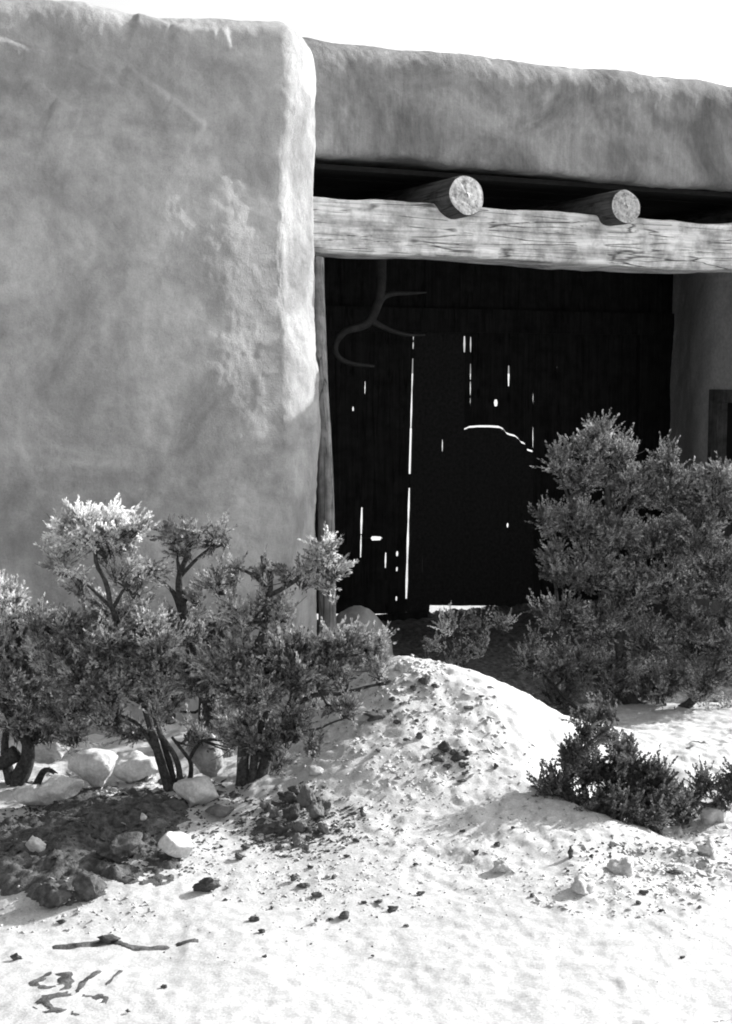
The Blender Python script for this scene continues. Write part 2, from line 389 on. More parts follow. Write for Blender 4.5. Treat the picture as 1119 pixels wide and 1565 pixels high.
def rounded_block(name, material, corners, H, rt, seed, zs_low, parent, hfun=None, extra=None, hole=None, warp=None):
    """corners: list of (u, v, radius, [positions between this corner and the next along the edge])"""
    P, N = [], []
    n = len(corners)
    cs = [np.array(c[:2], float) for c in corners]
    for i in range(n):
        p, prv, nx = cs[i], cs[i - 1], cs[(i + 1) % n]; r, na, st = corners[i][2], corners[i][3], corners[i][4]
        a = (p - prv) / np.linalg.norm(p - prv); b = (nx - p) / np.linalg.norm(nx - p)
        n0 = np.array((a[1], -a[0])); n1 = np.array((b[1], -b[0])); ctr = p - a * r + -n0 * r
        if callable(na):
            for q_, m_ in na(p): P.append(q_); N.append(m_)
        for t in (np.linspace(0, 1, na) if not callable(na) else ()):
            ang0 = math.atan2(n0[1], n0[0]); ang = ang0 + t * (math.pi / 2); nn = np.array((math.cos(ang), math.sin(ang)))
            P.append(ctr + nn * r); N.append(nn)
        rn = corners[(i + 1) % n][2]; s0 = p + b * r; s1 = nx - b * rn; L = np.linalg.norm(s1 - s0)
        for t in st:
            if .002 < t < L - .002: P.append(s0 + b * t); N.append(n1)
    P, N = np.array(P), np.array(N)
    ns = len(P)
    zl = zs_low
    rows = []
    Hs = H(P[:, 0], P[:, 1])
    for zf in zl: rows.append((zf, 0., 0.))
    na = 14
    rws = []
    for zf in zl:
        z = -.3 + zf * (Hs - rt + .3); rws.append((P, z, N, 0 * z))
    for k in range(1, na + 1):
        t = k / na * math.pi / 2
        rws.append((P - N * rt * (1 - math.cos(t)), Hs - rt + rt * math.sin(t), N * math.cos(t), np.full(ns, math.sin(t))))
    rws.append((P - N * (rt + .004), Hs + 0 * Hs, N * 0, np.full(ns, 1.)))
    V = []
    for p, z, nh, nz in rws:
        d = wall_disp(p[:, 0], p[:, 1], z, seed)
        if extra is not None: d = d + extra(p[:, 0], p[:, 1], z)
        V.append(np.stack([p[:, 0] + nh[:, 0] * d, p[:, 1] + nh[:, 1] * d, z + nz * d], -1))
    V = np.array(V); nr = len(V)
    mask = np.ones((nr - 1, ns), bool)
    if hole is not None:
        cu = (V[:-1] + V[1:]) / 2; cu = (cu + np.roll(cu, -1, 1)) / 2
        mask = ~hole(cu[..., 0], cu[..., 1], cu[..., 2])
    q = grid_faces(nr, ns, True, mask)
    if warp is not None: V[..., 0] += warp(V[..., 0], V[..., 1])
    vv = V.reshape(-1, 3); me = mesh_np(name, vv, q, material, parent)
    bm = bmesh.new(); bm.from_mesh(me.data); bm.verts.ensure_lookup_table()
    bm.faces.new([bm.verts[(nr - 1) * ns + i] for i in range(ns)]); bm.to_mesh(me.data); bm.free()
    return me
zfine = np.linspace(0, 1, 360)
RC = .38
CORN = RC * (1 - .9)            # shift so the silhouette of the corner stands where the photograph has it
def left_extra(u, v, z):
    front = 1 - sst(.0, .2, v)
    e = ridge_disp(u, z) * front
    e = e - .05 * sst(-.56, -.20, u) * front * (.22 + .78 * np.exp(-((z - 1.95) / .55) ** 2))       # shoulder eases back towards the corner
    e = e + .012 * np.exp(-((u + .38) / .14) ** 2 - ((z - 1.85) / .2) ** 2) * front
    return e
UC = .105                        # outer u of the left wall's end
def worn_corner(p):
    # walks from the front face round to the return: quick turn, long worn facet, quick turn
    F_A, r1, Lf, r2 = R(50), .115, .29, .16
    pts = []; cur = np.array((0., 0.)); 
    n_ = 16
    for t in np.linspace(0, F_A, n_): pts.append((np.array((r1 * math.sin(t), r1 * (1 - math.cos(t)))), t))
    cur = pts[-1][0]; dr = np.array((math.cos(F_A), math.sin(F_A)))
    for t in np.linspace(0, Lf, 34)[1:]: pts.append((cur + dr * t, F_A + R(7) * (t / Lf - .5)))
    cur = pts[-1][0]
    for t in np.linspace(F_A, math.pi / 2, 12)[1:]: pts.append((cur + r2 * np.array((math.sin(t) - math.sin(F_A), math.cos(F_A) - math.cos(t))), t))
    end = pts[-1][0]
    return [(q + np.array((p[0] - end[0], 0.)), np.array((math.sin(t), -math.cos(t)))) for q, t in pts]
front_st = np.concatenate([np.arange(.1, 5.2, .12), np.arange(5.2, 7.6, .0075)])
rounded_block('wall', M_ADOBE, [(-7.4, 0, .3, 6, front_st), (UC, 0, RC, worn_corner, np.concatenate([np.arange(0, .6, .02), np.arange(.6, 6, .08)])), (UC, 5.4, .3, 6, np.arange(.1, 7, .15)), (-7.4, 5.4, .3, 6, np.arange(.1, 5, .15))],
              lambda u, v: 3.145 + .04 * sst(-1.6, 0, u) + .010 * vn(u / .35, v / .35, 0, 3), .095, 11, zfine, B, extra=left_extra)
# right wing: its left face is the gateway's right side, with a window
WU = 3.55
vst = np.concatenate([np.arange(0, 1.4, .06), np.arange(1.4, 4.0, .02)])
W_V0, W_V1, W_Z0, W_Z1 = .72, 1.47, .55, 1.46
def whole(u, v, z): return (u < WU + .12) & (v > W_V0) & (v < W_V1) & (z > W_Z0) & (z < W_Z1)
# order: walk so that outward is to the right of travel
rounded_block('wall', M_PLASTER, [(WU, 2.66, .15, 6, (2.64 - .15 - .25) - vst[::-1]), (WU, .02, .25, 10, np.arange(.05, 6, .12)), (9.5, .02, .3, 6, np.arange(.1, 3.5, .2)), (9.5, 2.66, .3, 6, np.arange(.1, 6, .2))],
              lambda u, v: 3.43 + .03 * vn(u / .4, v / .4, 0, 8), .17, 23, np.linspace(0, 1, 150), B, hole=whole, warp=lambda u, v: .45 * sst(1.45, 2.65, v) * (1 - sst(WU, WU + 1.5, u)))
wn = MB()
ft = .055
uf = WU - .03
for a, b in (((uf, W_V0 - .03, W_Z1 - ft), (uf + .13, W_V1 + .03, W_Z1 + .03)), ((uf, W_V0 - .03, W_Z0 - .03), (uf + .13, W_V1 + .03, W_Z0 + ft)),
             ((uf, W_V0 - .03, W_Z0 + ft), (uf + .13, W_V0 + ft, W_Z1 - ft)), ((uf, W_V1 - ft, W_Z0 + ft), (uf + .13, W_V1 + .03, W_Z1 - ft))): wn.box(a, b)
wo = wn.build('window', M_FRAME, B, False)
wn = MB(); wn.box((uf + .09, W_V0 + ft - .002, W_Z0 + ft - .002), (uf + .10, W_V1 - ft + .002, W_Z1 - ft + .002)); wn.build('pane', M_GLASS, wo, False)
wn = MB(); vm = (W_V0 + W_V1) / 2; wn.box((uf + .06, vm - .015, W_Z0 + ft), (uf + .088, vm + .015, W_Z1 - ft)); wn.build('glazing_bar', M_FRAME, wo, False)

# parapet band over the gateway: closed section swept along u
us = spacing((-.15, .15, .03), (.15, 3.1, .0085), (3.1, 3.75, .04))
V0 = .5
def section():
    pts = []; zt, zb, v0, v1, rt, rb = 3.30, 2.665, V0, 1.0, .16, .05
    for t in np.linspace(0, 1, 12): a = t * math.pi / 2; pts.append((v0 + rb - rb * math.sin(a) , zb + rb - rb * math.cos(a), -math.sin(a), -math.cos(a)))
    for z in np.linspace(zb + rb, zt - rt, 60)[1:-1]: pts.append((v0, z, -1, 0))
    for t in np.linspace(0, 1, 18): a = t * math.pi / 2; pts.append((v0 + rt - rt * math.cos(a), zt - rt + rt * math.sin(a), -math.cos(a), math.sin(a)))
    for v in np.linspace(v0 + rt, v1, 5)[1:]: pts.append((v, zt, 0, 1))
    for z in np.linspace(zt - .02, zb, 5): pts.append((v1 + .01, z, 1, 0))
    for v in np.linspace(v1, v0 + rb, 8)[1:-1]: pts.append((v, zb, 0, -1))
    return np.array(pts)
S = section(); U = us[:, None] + 0 * S[None, :, 0]; Vv = S[None, :, 0] + 0 * U; Zz = S[None, :, 1] + 0 * U
d = wall_disp(U, Vv, Zz, 51) + .007 * sst(2.85, 3.0, Zz) * (1 - sst(3.05, 3.2, Zz)) * fbm(U, Vv, Zz, .09, 4, 66)
low = 1 - sst(2.66, 2.80, Zz)
Zz = Zz + low * (.012 * np.sin(U * 2.1 + .6) + .006 * fbm(U, 0, 0, .12, 3, 70)) - .0 * U + sst(2.9, 3.3, Zz) * (-.012 + .008 * vn(U / .4, 0, 0, 4))
Pm = np.stack([U, Vv + S[None, :, 2] * d, Zz + S[None, :, 3] * d], -1)
mesh_np('parapet', Pm.reshape(-1, 3), grid_faces(Pm.shape[0], Pm.shape[1], True)[:, ::-1], M_ADOBE2, B)
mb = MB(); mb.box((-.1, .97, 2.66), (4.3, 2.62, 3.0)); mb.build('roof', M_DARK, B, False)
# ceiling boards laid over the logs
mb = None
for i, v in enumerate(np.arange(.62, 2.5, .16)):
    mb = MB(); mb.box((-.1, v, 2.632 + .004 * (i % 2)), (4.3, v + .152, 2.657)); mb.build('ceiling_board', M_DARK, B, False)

# lintel: hewn, checked beam
us = spacing((-.2, .15, .03), (.15, 3.1, .008), (3.1, 3.7, .04))
sec = []
v0, v1, zb, zt, r = V0 - .03, V0 + .27, 2.195, 2.468, .022
for (cv, cz, a0) in ((v0 + r, zb + r, math.pi), (v1 - r, zb + r, 1.5 * math.pi), (v1 - r, zt - r, 0), (v0 + r, zt - r, .5 * math.pi)):
    for t in np.linspace(0, math.pi / 2, 7): sec.append((cv + r * math.cos(a0 + t), cz + r * math.sin(a0 + t), math.cos(a0 + t), math.sin(a0 + t)))
    if a0 == .5 * math.pi:
        for z in np.linspace(zt - r, zb + r, 34)[1:-1]: sec.append((v0, z, -1, 0))
S = np.array(sec); U = us[:, None] + 0 * S[None, :, 0]; Vv = S[None, :, 0] + 0 * U; Zz = S[None, :, 1] + 0 * U
d = .010 * fbm(U / 3.0, Vv, Zz, .12, 3, 81) + .004 * fbm(U / 9, Vv * 1.0, Zz, .03, 3, 85) - .007 * sst(.25, .5, vn(U / .9, Vv * 9, Zz / .022, 88)) * sst(-.2, .4, vn(U / .35, 0, Zz / .1, 89))
Zw = Zz + .010 * np.sin(U * 1.7 + 1) * 1 + .008 * vn(U / .5, 0, 0, 91)
Pm = np.stack([U, Vv + S[None, :, 2] * d + .02 * (Zz - 2.33), Zw + S[None, :, 3] * d], -1)
lin = mesh_np('lintel', Pm.reshape(-1, 3), grid_faces(Pm.shape[0], Pm.shape[1], True)[:, ::-1], M_LINTEL, B); lin['label'] = 'pale weathered hewn beam over the gateway'

# roof logs (vigas) whose sawn ends stick out over the lintel
def viga(px, py, rpx, tilt):
    v_end = .33; u, z = on_v(px, py, v_end); Yd = loc2w(u, v_end).y; rad = rpx * Yd / F
    n = 34; th = np.linspace(0, 2 * np.pi, n, endpoint=False); L = 2.45; m = 40
    vs = np.concatenate([[0, .006, .02], np.linspace(.05, L, m)])
    prof = 1 + .05 * vn(np.cos(th) * 1.2 + px, np.sin(th) * 1.2, 0, 5)
    rr = rad * prof[None, :] * (1 + .025 * vn(vs[:, None] / .2, np.cos(th)[None] * 2, np.sin(th)[None] * 2, int(px))); rr[0] *= .955; rr[1] *= .985
    skew = (1 - sst(0, .05, vs))[:, None] * (tilt[0] * np.cos(th)[None] + tilt[1] * np.sin(th)[None]) * rad
    Vt = np.stack([rr * np.cos(th), vs[:, None] + skew, rr * np.sin(th)], -1)
    o = mesh_np('log_beam', Vt.reshape(-1, 3), grid_faces(len(vs), n, True), M_LOG, B); o.location = (u, v_end, z)
    # sawn face
    rings = np.linspace(0, 1, 12)[1:]; V = [(0, 0, 0)]; E = []
    for q in rings:
        for j, t in enumerate(th):
            rj = rr[0, j] * q; dv = skew[0, j] * q - .006 * (1 - q) + .003 * float(vn(rj * math.cos(t) * 60, rj * math.sin(t) * 60, 0, 9)) * (q < .99)
            ck = .014 * math.exp(-((t - 4.4 + px * .01) / .07) ** 2) * (q < .95) + .012 * math.exp(-((t - 1.9) / .06) ** 2) * (q < .8)
            V.append((rj * math.cos(t), dv + ck, rj * math.sin(t)))
    q = []
    for a in range(len(rings) - 1):
        for j in range(n): q.append((1 + a * n + j, 1 + a * n + (j + 1) % n, 1 + (a + 1) * n + (j + 1) % n, 1 + (a + 1) * n + j))
    tr = np.array([(0, 1 + (j + 1) % n, 1 + j) for j in range(n)])
    e = mesh_np('sawn_end', V, [np.array(q)[:, ::-1], tr], M_END, o)
    return o
viga(713, 298, 31.5, (.10, .12)); viga(957, 316, 26, (-.05, .12))
o = viga(1222, 330, 25, (0, .1))

# ------------------------------------------------------------------ the plank gate at the back of the gateway
GV = 2.50; GT = .018
G = empty('plank_gate', loc2w(1.8, GV), WALL_YAW, label='dark plank gate deep in the gateway, daylight showing through its cracks', cat='gate')
def gp(px, py):
    u, z = on_v(px, py, GV); return (u - 1.8, z)
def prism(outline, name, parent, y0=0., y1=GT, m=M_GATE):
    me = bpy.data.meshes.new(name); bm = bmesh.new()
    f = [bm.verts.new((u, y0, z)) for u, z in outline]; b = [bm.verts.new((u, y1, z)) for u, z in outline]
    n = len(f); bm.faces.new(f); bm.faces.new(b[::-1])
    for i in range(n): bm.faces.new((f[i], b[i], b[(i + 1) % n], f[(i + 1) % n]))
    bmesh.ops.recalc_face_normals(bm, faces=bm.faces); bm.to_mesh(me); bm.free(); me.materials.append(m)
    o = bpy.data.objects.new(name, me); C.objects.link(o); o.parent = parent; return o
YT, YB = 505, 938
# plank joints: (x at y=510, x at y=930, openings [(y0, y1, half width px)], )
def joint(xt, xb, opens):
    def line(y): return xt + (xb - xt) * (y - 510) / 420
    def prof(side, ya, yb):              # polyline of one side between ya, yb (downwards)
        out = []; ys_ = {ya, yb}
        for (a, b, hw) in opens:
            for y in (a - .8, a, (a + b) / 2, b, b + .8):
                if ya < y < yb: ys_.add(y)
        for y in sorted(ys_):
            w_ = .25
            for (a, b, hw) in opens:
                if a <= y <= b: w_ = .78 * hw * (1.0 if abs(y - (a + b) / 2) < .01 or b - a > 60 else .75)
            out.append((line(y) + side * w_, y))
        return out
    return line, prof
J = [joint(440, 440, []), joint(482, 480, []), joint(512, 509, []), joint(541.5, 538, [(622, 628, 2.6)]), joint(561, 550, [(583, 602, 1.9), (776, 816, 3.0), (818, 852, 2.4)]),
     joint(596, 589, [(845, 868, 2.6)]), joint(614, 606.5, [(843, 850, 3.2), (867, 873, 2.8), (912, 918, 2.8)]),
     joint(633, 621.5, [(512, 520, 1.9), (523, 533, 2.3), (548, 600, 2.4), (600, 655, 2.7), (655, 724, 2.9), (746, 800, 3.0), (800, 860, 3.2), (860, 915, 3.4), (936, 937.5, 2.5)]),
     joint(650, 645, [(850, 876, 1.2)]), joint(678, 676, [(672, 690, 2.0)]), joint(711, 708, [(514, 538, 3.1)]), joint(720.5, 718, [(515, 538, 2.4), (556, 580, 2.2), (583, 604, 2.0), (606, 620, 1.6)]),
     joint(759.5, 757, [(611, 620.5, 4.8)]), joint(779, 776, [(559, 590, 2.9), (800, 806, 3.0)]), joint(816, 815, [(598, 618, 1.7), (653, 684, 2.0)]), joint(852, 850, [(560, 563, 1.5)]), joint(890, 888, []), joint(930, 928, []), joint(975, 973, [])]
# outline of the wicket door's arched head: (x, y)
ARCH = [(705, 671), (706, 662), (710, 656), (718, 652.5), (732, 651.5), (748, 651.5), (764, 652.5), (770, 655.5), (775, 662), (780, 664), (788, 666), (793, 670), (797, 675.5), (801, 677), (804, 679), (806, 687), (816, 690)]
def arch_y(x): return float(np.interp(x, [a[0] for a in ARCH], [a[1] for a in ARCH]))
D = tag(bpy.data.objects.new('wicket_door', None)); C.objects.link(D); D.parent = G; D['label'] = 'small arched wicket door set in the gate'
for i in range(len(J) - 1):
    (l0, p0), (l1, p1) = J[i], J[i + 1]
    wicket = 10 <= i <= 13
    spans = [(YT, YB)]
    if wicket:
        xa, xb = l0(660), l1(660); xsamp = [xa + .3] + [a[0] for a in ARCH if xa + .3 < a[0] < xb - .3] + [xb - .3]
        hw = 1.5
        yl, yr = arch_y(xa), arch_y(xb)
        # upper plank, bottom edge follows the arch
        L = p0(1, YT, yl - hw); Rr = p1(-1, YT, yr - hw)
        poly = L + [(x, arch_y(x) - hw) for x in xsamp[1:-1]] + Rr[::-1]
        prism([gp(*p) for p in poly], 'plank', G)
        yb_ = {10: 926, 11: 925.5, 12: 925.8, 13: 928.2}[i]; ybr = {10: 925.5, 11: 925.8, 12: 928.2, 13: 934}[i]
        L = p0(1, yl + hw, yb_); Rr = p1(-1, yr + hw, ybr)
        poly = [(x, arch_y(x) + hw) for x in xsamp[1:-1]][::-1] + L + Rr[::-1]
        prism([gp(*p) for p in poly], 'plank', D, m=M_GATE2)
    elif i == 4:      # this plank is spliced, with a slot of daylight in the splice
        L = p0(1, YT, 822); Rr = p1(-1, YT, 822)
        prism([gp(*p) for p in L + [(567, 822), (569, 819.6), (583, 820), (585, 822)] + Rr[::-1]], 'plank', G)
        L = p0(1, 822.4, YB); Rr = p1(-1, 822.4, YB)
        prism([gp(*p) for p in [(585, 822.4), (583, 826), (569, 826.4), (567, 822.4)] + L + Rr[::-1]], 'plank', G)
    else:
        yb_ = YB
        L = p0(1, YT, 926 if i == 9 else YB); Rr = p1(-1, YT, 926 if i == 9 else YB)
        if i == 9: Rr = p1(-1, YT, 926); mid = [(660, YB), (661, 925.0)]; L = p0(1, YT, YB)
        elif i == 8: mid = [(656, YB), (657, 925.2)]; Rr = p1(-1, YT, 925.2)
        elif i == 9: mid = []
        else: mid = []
        if i == 9: L = p0(1, YT, 925.2); mid = []
        prism([gp(*p) for p in L + mid + Rr[::-1]], 'plank', G, m=M_GATE2 if i in (7, 8, 9) else M_GATE)
# rails and braces nailed across the courtyard side, kept clear of the cracks of daylight
for (ya, yb) in ((538, 547), (726, 744)):
    a, b = gp(512, ya), gp(618, yb); u0 = gp(440, ya)[0]
    for (xa, xb) in ((450, 700 if ya < 600 else 690),):
        p = [gp(xa, ya), gp(xb, ya), gp(xb, yb), gp(xa, yb)]; prism(p, 'rail', G, GT + .001, GT + .04)
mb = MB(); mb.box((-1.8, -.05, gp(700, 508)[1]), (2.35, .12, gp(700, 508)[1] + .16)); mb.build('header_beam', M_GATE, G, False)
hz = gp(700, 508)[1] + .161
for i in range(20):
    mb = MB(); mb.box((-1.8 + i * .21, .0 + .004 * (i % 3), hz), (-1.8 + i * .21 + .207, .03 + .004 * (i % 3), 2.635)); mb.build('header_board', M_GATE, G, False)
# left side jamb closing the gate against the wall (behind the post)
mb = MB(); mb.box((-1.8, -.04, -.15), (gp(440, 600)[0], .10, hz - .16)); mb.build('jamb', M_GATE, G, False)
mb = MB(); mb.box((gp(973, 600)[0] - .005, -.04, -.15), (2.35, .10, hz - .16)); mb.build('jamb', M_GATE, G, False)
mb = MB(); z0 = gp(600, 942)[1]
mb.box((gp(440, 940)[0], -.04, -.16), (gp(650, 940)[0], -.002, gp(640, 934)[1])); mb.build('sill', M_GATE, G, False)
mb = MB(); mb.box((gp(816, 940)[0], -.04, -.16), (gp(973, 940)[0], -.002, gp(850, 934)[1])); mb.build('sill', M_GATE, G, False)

# ------------------------------------------------------------------ leaning post at the corner, adobe hump at its foot
pb = at(501, 985, 6.98); pb.z = -.05
mb = MB(); mb.tube([tuple(pb), tuple(at(500, 900, 6.97)), tuple(at(497.5, 760, 6.96)), tuple(at(493, 640, 6.99)), tuple(at(489, 560, 7.02)), tuple(at(486.5, 470, 7.08)), tuple(at(485, 394, 7.12))], .048, .033, 22, .02, .07, 3)
post = mb.build('wooden_post', M_POST, None, True, pb); post.location = pb
tag(post, 'weathered crooked pole standing against the wall corner under the beam', 'post')
def rock_mesh(name, rx, ry, rz, m, seed, sub=5, cuts=5, amp=.12, flat=0.0):
    bm = bmesh.new(); bmesh.ops.create_icosphere(bm, subdivisions=sub, radius=1)
    r_ = np.random.default_rng(seed); P = np.array([v.co[:] for v in bm.verts])
    for _ in range(int(cuts * 1.8)):
        n = r_.normal(size=3); n /= np.linalg.norm(n); dlim = r_.uniform(.5, .85); dd = P @ n; P = P - np.outer(np.maximum(dd - dlim, 0) * .96, n)
    nn = P / np.linalg.norm(P, axis=1)[:, None]
    P = P + nn * (amp * fbm(P[:, 0] + seed, P[:, 1], P[:, 2], .8, 5, seed, .6))[:, None]
    P = P * np.array((rx, ry, rz))
    for v, p in zip(bm.verts, P): v.co = p
    for f in bm.faces: f.smooth = True
    me = bpy.data.meshes.new(name); bm.to_mesh(me); bm.free(); me.materials.append(m); return me
def rock(name, label, cat, px, py, wpx, hpx, m, seed, cuts=5, amp=.12, sink=.25, sub=4, rz=None, group=None, kind=None, me=None, Yd=None, ryf=.8):
    """(px, py) is the middle of the foot of the rock in the picture"""
    p = hit(px, py - hpx * .12) if Yd is None else at(px, py, Yd)
    s = p.y / F; rx, rh = wpx * s / 2, hpx * s / (2 - sink) / .97
    if me is None: me = rock_mesh(name, rx, rx * ryf, rh, m, seed, sub, cuts, amp)
    o = bpy.data.objects.new(name, me); C.objects.link(o)
    if name == 'earth_clod' and (px, py) in UNIQUE: label = UNIQUE[(px, py)]
    if name == 'earth_clod': o.data.materials[0] = random.choice((M_CLOD, M_CLOD, M_SOIL)); o.scale = (random.uniform(.8, 1.3), random.uniform(.7, 1.1), random.uniform(.6, 1.0))
    g = top(p.x, p.y) if Yd is None else p.z
    o.location = (p.x, p.y + rx * .4, g + rh * (1 - sink) * .9)
    o.rotation_euler = (0, 0, random.uniform(-.3, .3) if rz is None else rz)
    return tag(o, label, cat, group, kind)
hp = at(548, 1000, 7.75); hp.z = 0
me = rock_mesh('adobe_hump', .21, .22, .36, M_ADOBE, 4, 5, 0, .05)
o = bpy.data.objects.new('adobe_hump', me); C.objects.link(o); o.location = (hp.x, hp.y, -.06)
tag(o, 'low rounded adobe hump at the foot of the gateway beside the post', 'adobe hump')

# ------------------------------------------------------------------ antler hanging in the gateway's dark upper left
AY = 8.0
mb = MB(); A = lambda l, dy=0: [tuple(at(x, y, AY + dy + .0007 * (x - 560))) for x, y in l]
mb.tube(A([(582, 392), (583, 430), (578, 462), (566, 490), (548, 500), (528, 506), (513, 524), (515, 543), (535, 555), (572, 560)]), .030, .008, 9, .02, .12, 2, power=1.6)
mb.build('antler', M_ANTLER, None, True, at(582, 392, AY)).location = at(582, 392, AY)
ant = bpy.data.objects['antler']; tag(ant, 'branching deer antler hanging in the dark behind the beam', 'antler')
for l, r0 in (([(577, 468), (585, 455), (600, 449), (625, 448), (652, 447)], .022), ([(566, 488), (580, 497), (600, 506), (625, 512), (650, 512)], .021)):
    mb = MB(); mb.tube(A(l), r0, .004, 8, .02, .1, 4); mb.build('tine', M_ANTLER, ant, True, at(582, 392, AY))

# ------------------------------------------------------------------ sagebrush
def leaves_mesh(P, Dr, L, nl, leaf, r_, wd=.0034):
    """P sprig bases, Dr unit directions, L lengths -> vertex/quad arrays of slim leaves spiralling up each sprig"""
    n = len(P); a = np.cross(Dr, r_.normal(size=(n, 3))); a /= np.linalg.norm(a, axis=1)[:, None]; b = np.cross(Dr, a)
    t = (np.arange(nl) + .5)[None] / nl + r_.uniform(-.03, .03, (n, nl)); ph = np.arange(nl)[None] * 2.4 + r_.uniform(0, 6.28, (n, 1)) + r_.uniform(-.5, .5, (n, nl))
    base = P[:, None] + Dr[:, None] * (L[:, None] * (.12 + .88 * t))[..., None]
    out = np.cos(ph)[..., None] * a[:, None] + np.sin(ph)[..., None] * b[:, None]
    el = r_.uniform(.45, 1.05, (n, nl)) * (1.15 - .75 * t)
    dl = np.cos(el)[..., None] * Dr[:, None] + np.sin(el)[..., None] * out + r_.normal(size=(n, nl, 3)) * .12
    dl /= np.linalg.norm(dl, axis=2)[..., None]
    ll = leaf * r_.uniform(.65, 1.25, (n, nl)) * (1.1 - .35 * t)
    side = np.cross(dl, out + r_.normal(size=(n, nl, 3)) * .5); side /= np.linalg.norm(side, axis=2)[..., None] + 1e-9
    w_ = wd * r_.uniform(.8, 1.3, (n, nl))
    mid = base + dl * (ll * .6)[..., None]
    V = np.stack([base, mid + side * w_[..., None], base + dl * ll[..., None], mid - side * w_[..., None]], 2).reshape(-1, 3)
    q = np.arange(len(V)).reshape(-1, 4); return V, q
def sagebrush(label, base_px, Yb, stems, clusters, seed, leafm=M_LEAF, dens=1.4, leaf=.020, spl=.056, up=.6, group='sagebrush bushes in front of the building', name='sagebrush', flat=.9, nl=20, shrink=1.0, fix=True):
    r_ = np.random.default_rng(seed)
    hb = hit(*base_px)
    if abs(hb.y - Yb) < .85 and fix: Yb = hb.y
    bp = at(base_px[0], base_px[1], Yb); bz = top(bp.x, bp.y); base = Vector((bp.x, bp.y, bz))
    root = empty(name, base, label=label, cat='shrub', group=group)
    nodes = []
    for (pts, r0, r1) in stems:
        W = [np.array(at(x, y, Yb + dy)) for x, y, dy in pts]
        if abs(pts[0][0] - base_px[0]) < 45 and abs(pts[0][1] - base_px[1]) < 45: W[0][2] = bz - .03
        Pm = resample(W, .02); n = len(Pm)
        Pm = Pm + .010 * np.stack([fbm(np.arange(n) * .02, seed, j, .09, 2, 5) for j in (1, 2, 3)], 1) * np.linspace(.2, 1, n)[:, None]
        mb = MB(); mb.tube(Pm, r0, r1, 9, .02, .22, seed, .8, raw=True)
        mb.build('stem', M_BARK, root, True, base)
        nodes.append(Pm[int(n * .25):])
    nodes = np.concatenate(nodes)
    tw = MB(); LV, LQ, nn = [], [], 0
    SV, SQ, ns_ = [], [], 0
    for (cx, cy, rx, ry, dy, den) in clusters:
        pale = den >= 3; den = den - 3 if pale else den; rx *= shrink; ry *= shrink; den = den * 2.2 if pale else den
        c = np.array(at(cx, cy, Yb + dy)); s = (Yb + dy) / F; Rx, Rz = rx * s, ry * s; Ry = (Rx * Rz) ** .5 * 1.15
        nt_ = max(2, int(math.pi * rx * ry * den * dens / 430)); per = 14
        hub = c - np.array((0, 0, Rz * .55)); dn = np.linalg.norm(nodes - hub, axis=1) + .6 * np.maximum(nodes[:, 2] - hub[2], 0); s0 = nodes[dn.argmin()]
        mid = (s0 + hub) / 2 + r_.normal(size=3) * .02
        tw.tube([s0, mid, hub], .0075, .0045, 5, .03, .15, seed)
        P, dr, L = [], [], []
        for k_ in range(nt_):
            q = r_.normal(size=3); q /= np.linalg.norm(q); q = q * (r_.uniform(.1, 1.0) ** .55) * (1.18 if r_.random() < .2 else .92)
            if q[2] < 0: q[2] *= flat
            od = q * np.array((1, 1, .6)) * .9 + np.array((0, 0, up)) + r_.normal(size=3) * .25; od /= np.linalg.norm(od)
            tc = c + q * np.array((Rx, Ry, Rz)); tb = tc - od * spl * 1.0
            el = (tb + hub) / 2 + np.array((r_.normal() * .012, r_.normal() * .012, -.012 + r_.normal() * .008))
            tw.tube([hub if r_.random() < .7 else mid, el, tb, tb + od * spl * .5], .0038, .0018, 4, .02, .15, k_)
            sz_ = r_.uniform(.75, 1.35); m_ = int(per * r_.uniform(.6, 1.35))
            for j_ in range(m_):
                d_ = od * .85 + r_.normal(size=3) * .36 + np.array((0, 0, .12)); d_ /= np.linalg.norm(d_)
                p_ = tb + od * spl * r_.uniform(-.5, .7) + r_.normal(size=3) * .006
                l_ = spl * sz_ * r_.uniform(.7, 1.75); P.append(p_); dr.append(d_); L.append(l_)
                tw.tube(np.array([p_, p_ + d_ * l_ * .5, p_ + d_ * l_ * .95]), .0014, .0006, 3, raw=True)
            if r_.random() < .25:
                d_ = od + r_.normal(size=3) * .5; d_ /= np.linalg.norm(d_); tw.tube([tb, tb + d_ * spl * 1.2, tb + d_ * spl * 2.1 + np.array((0, 0, .01))], .0022, .0008, 3, .02)
        P, dr, L = np.array(P), np.array(dr), np.array(L)
        V, Q = leaves_mesh(P, dr, L, nl, leaf, r_)
        if pale: SV.append(V); SQ.append(Q + ns_); ns_ += len(V)
        else: LV.append(V); LQ.append(Q + nn); nn += len(V)
    o = tw.build('twigs', M_BARK, root, True, base); o['kind'] = 'stuff'
    o = mesh_np('foliage', np.concatenate(LV) - np.array(base), np.concatenate(LQ), leafm, root, False); o['kind'] = 'stuff'
    if SV: o = mesh_np('bright_tufts', np.concatenate(SV) - np.array(base), np.concatenate(SQ), M_TUFT, root, False); o['kind'] = 'stuff'; o['label'] = 'pale tufts coloured near white, as if in full sun'
    return root
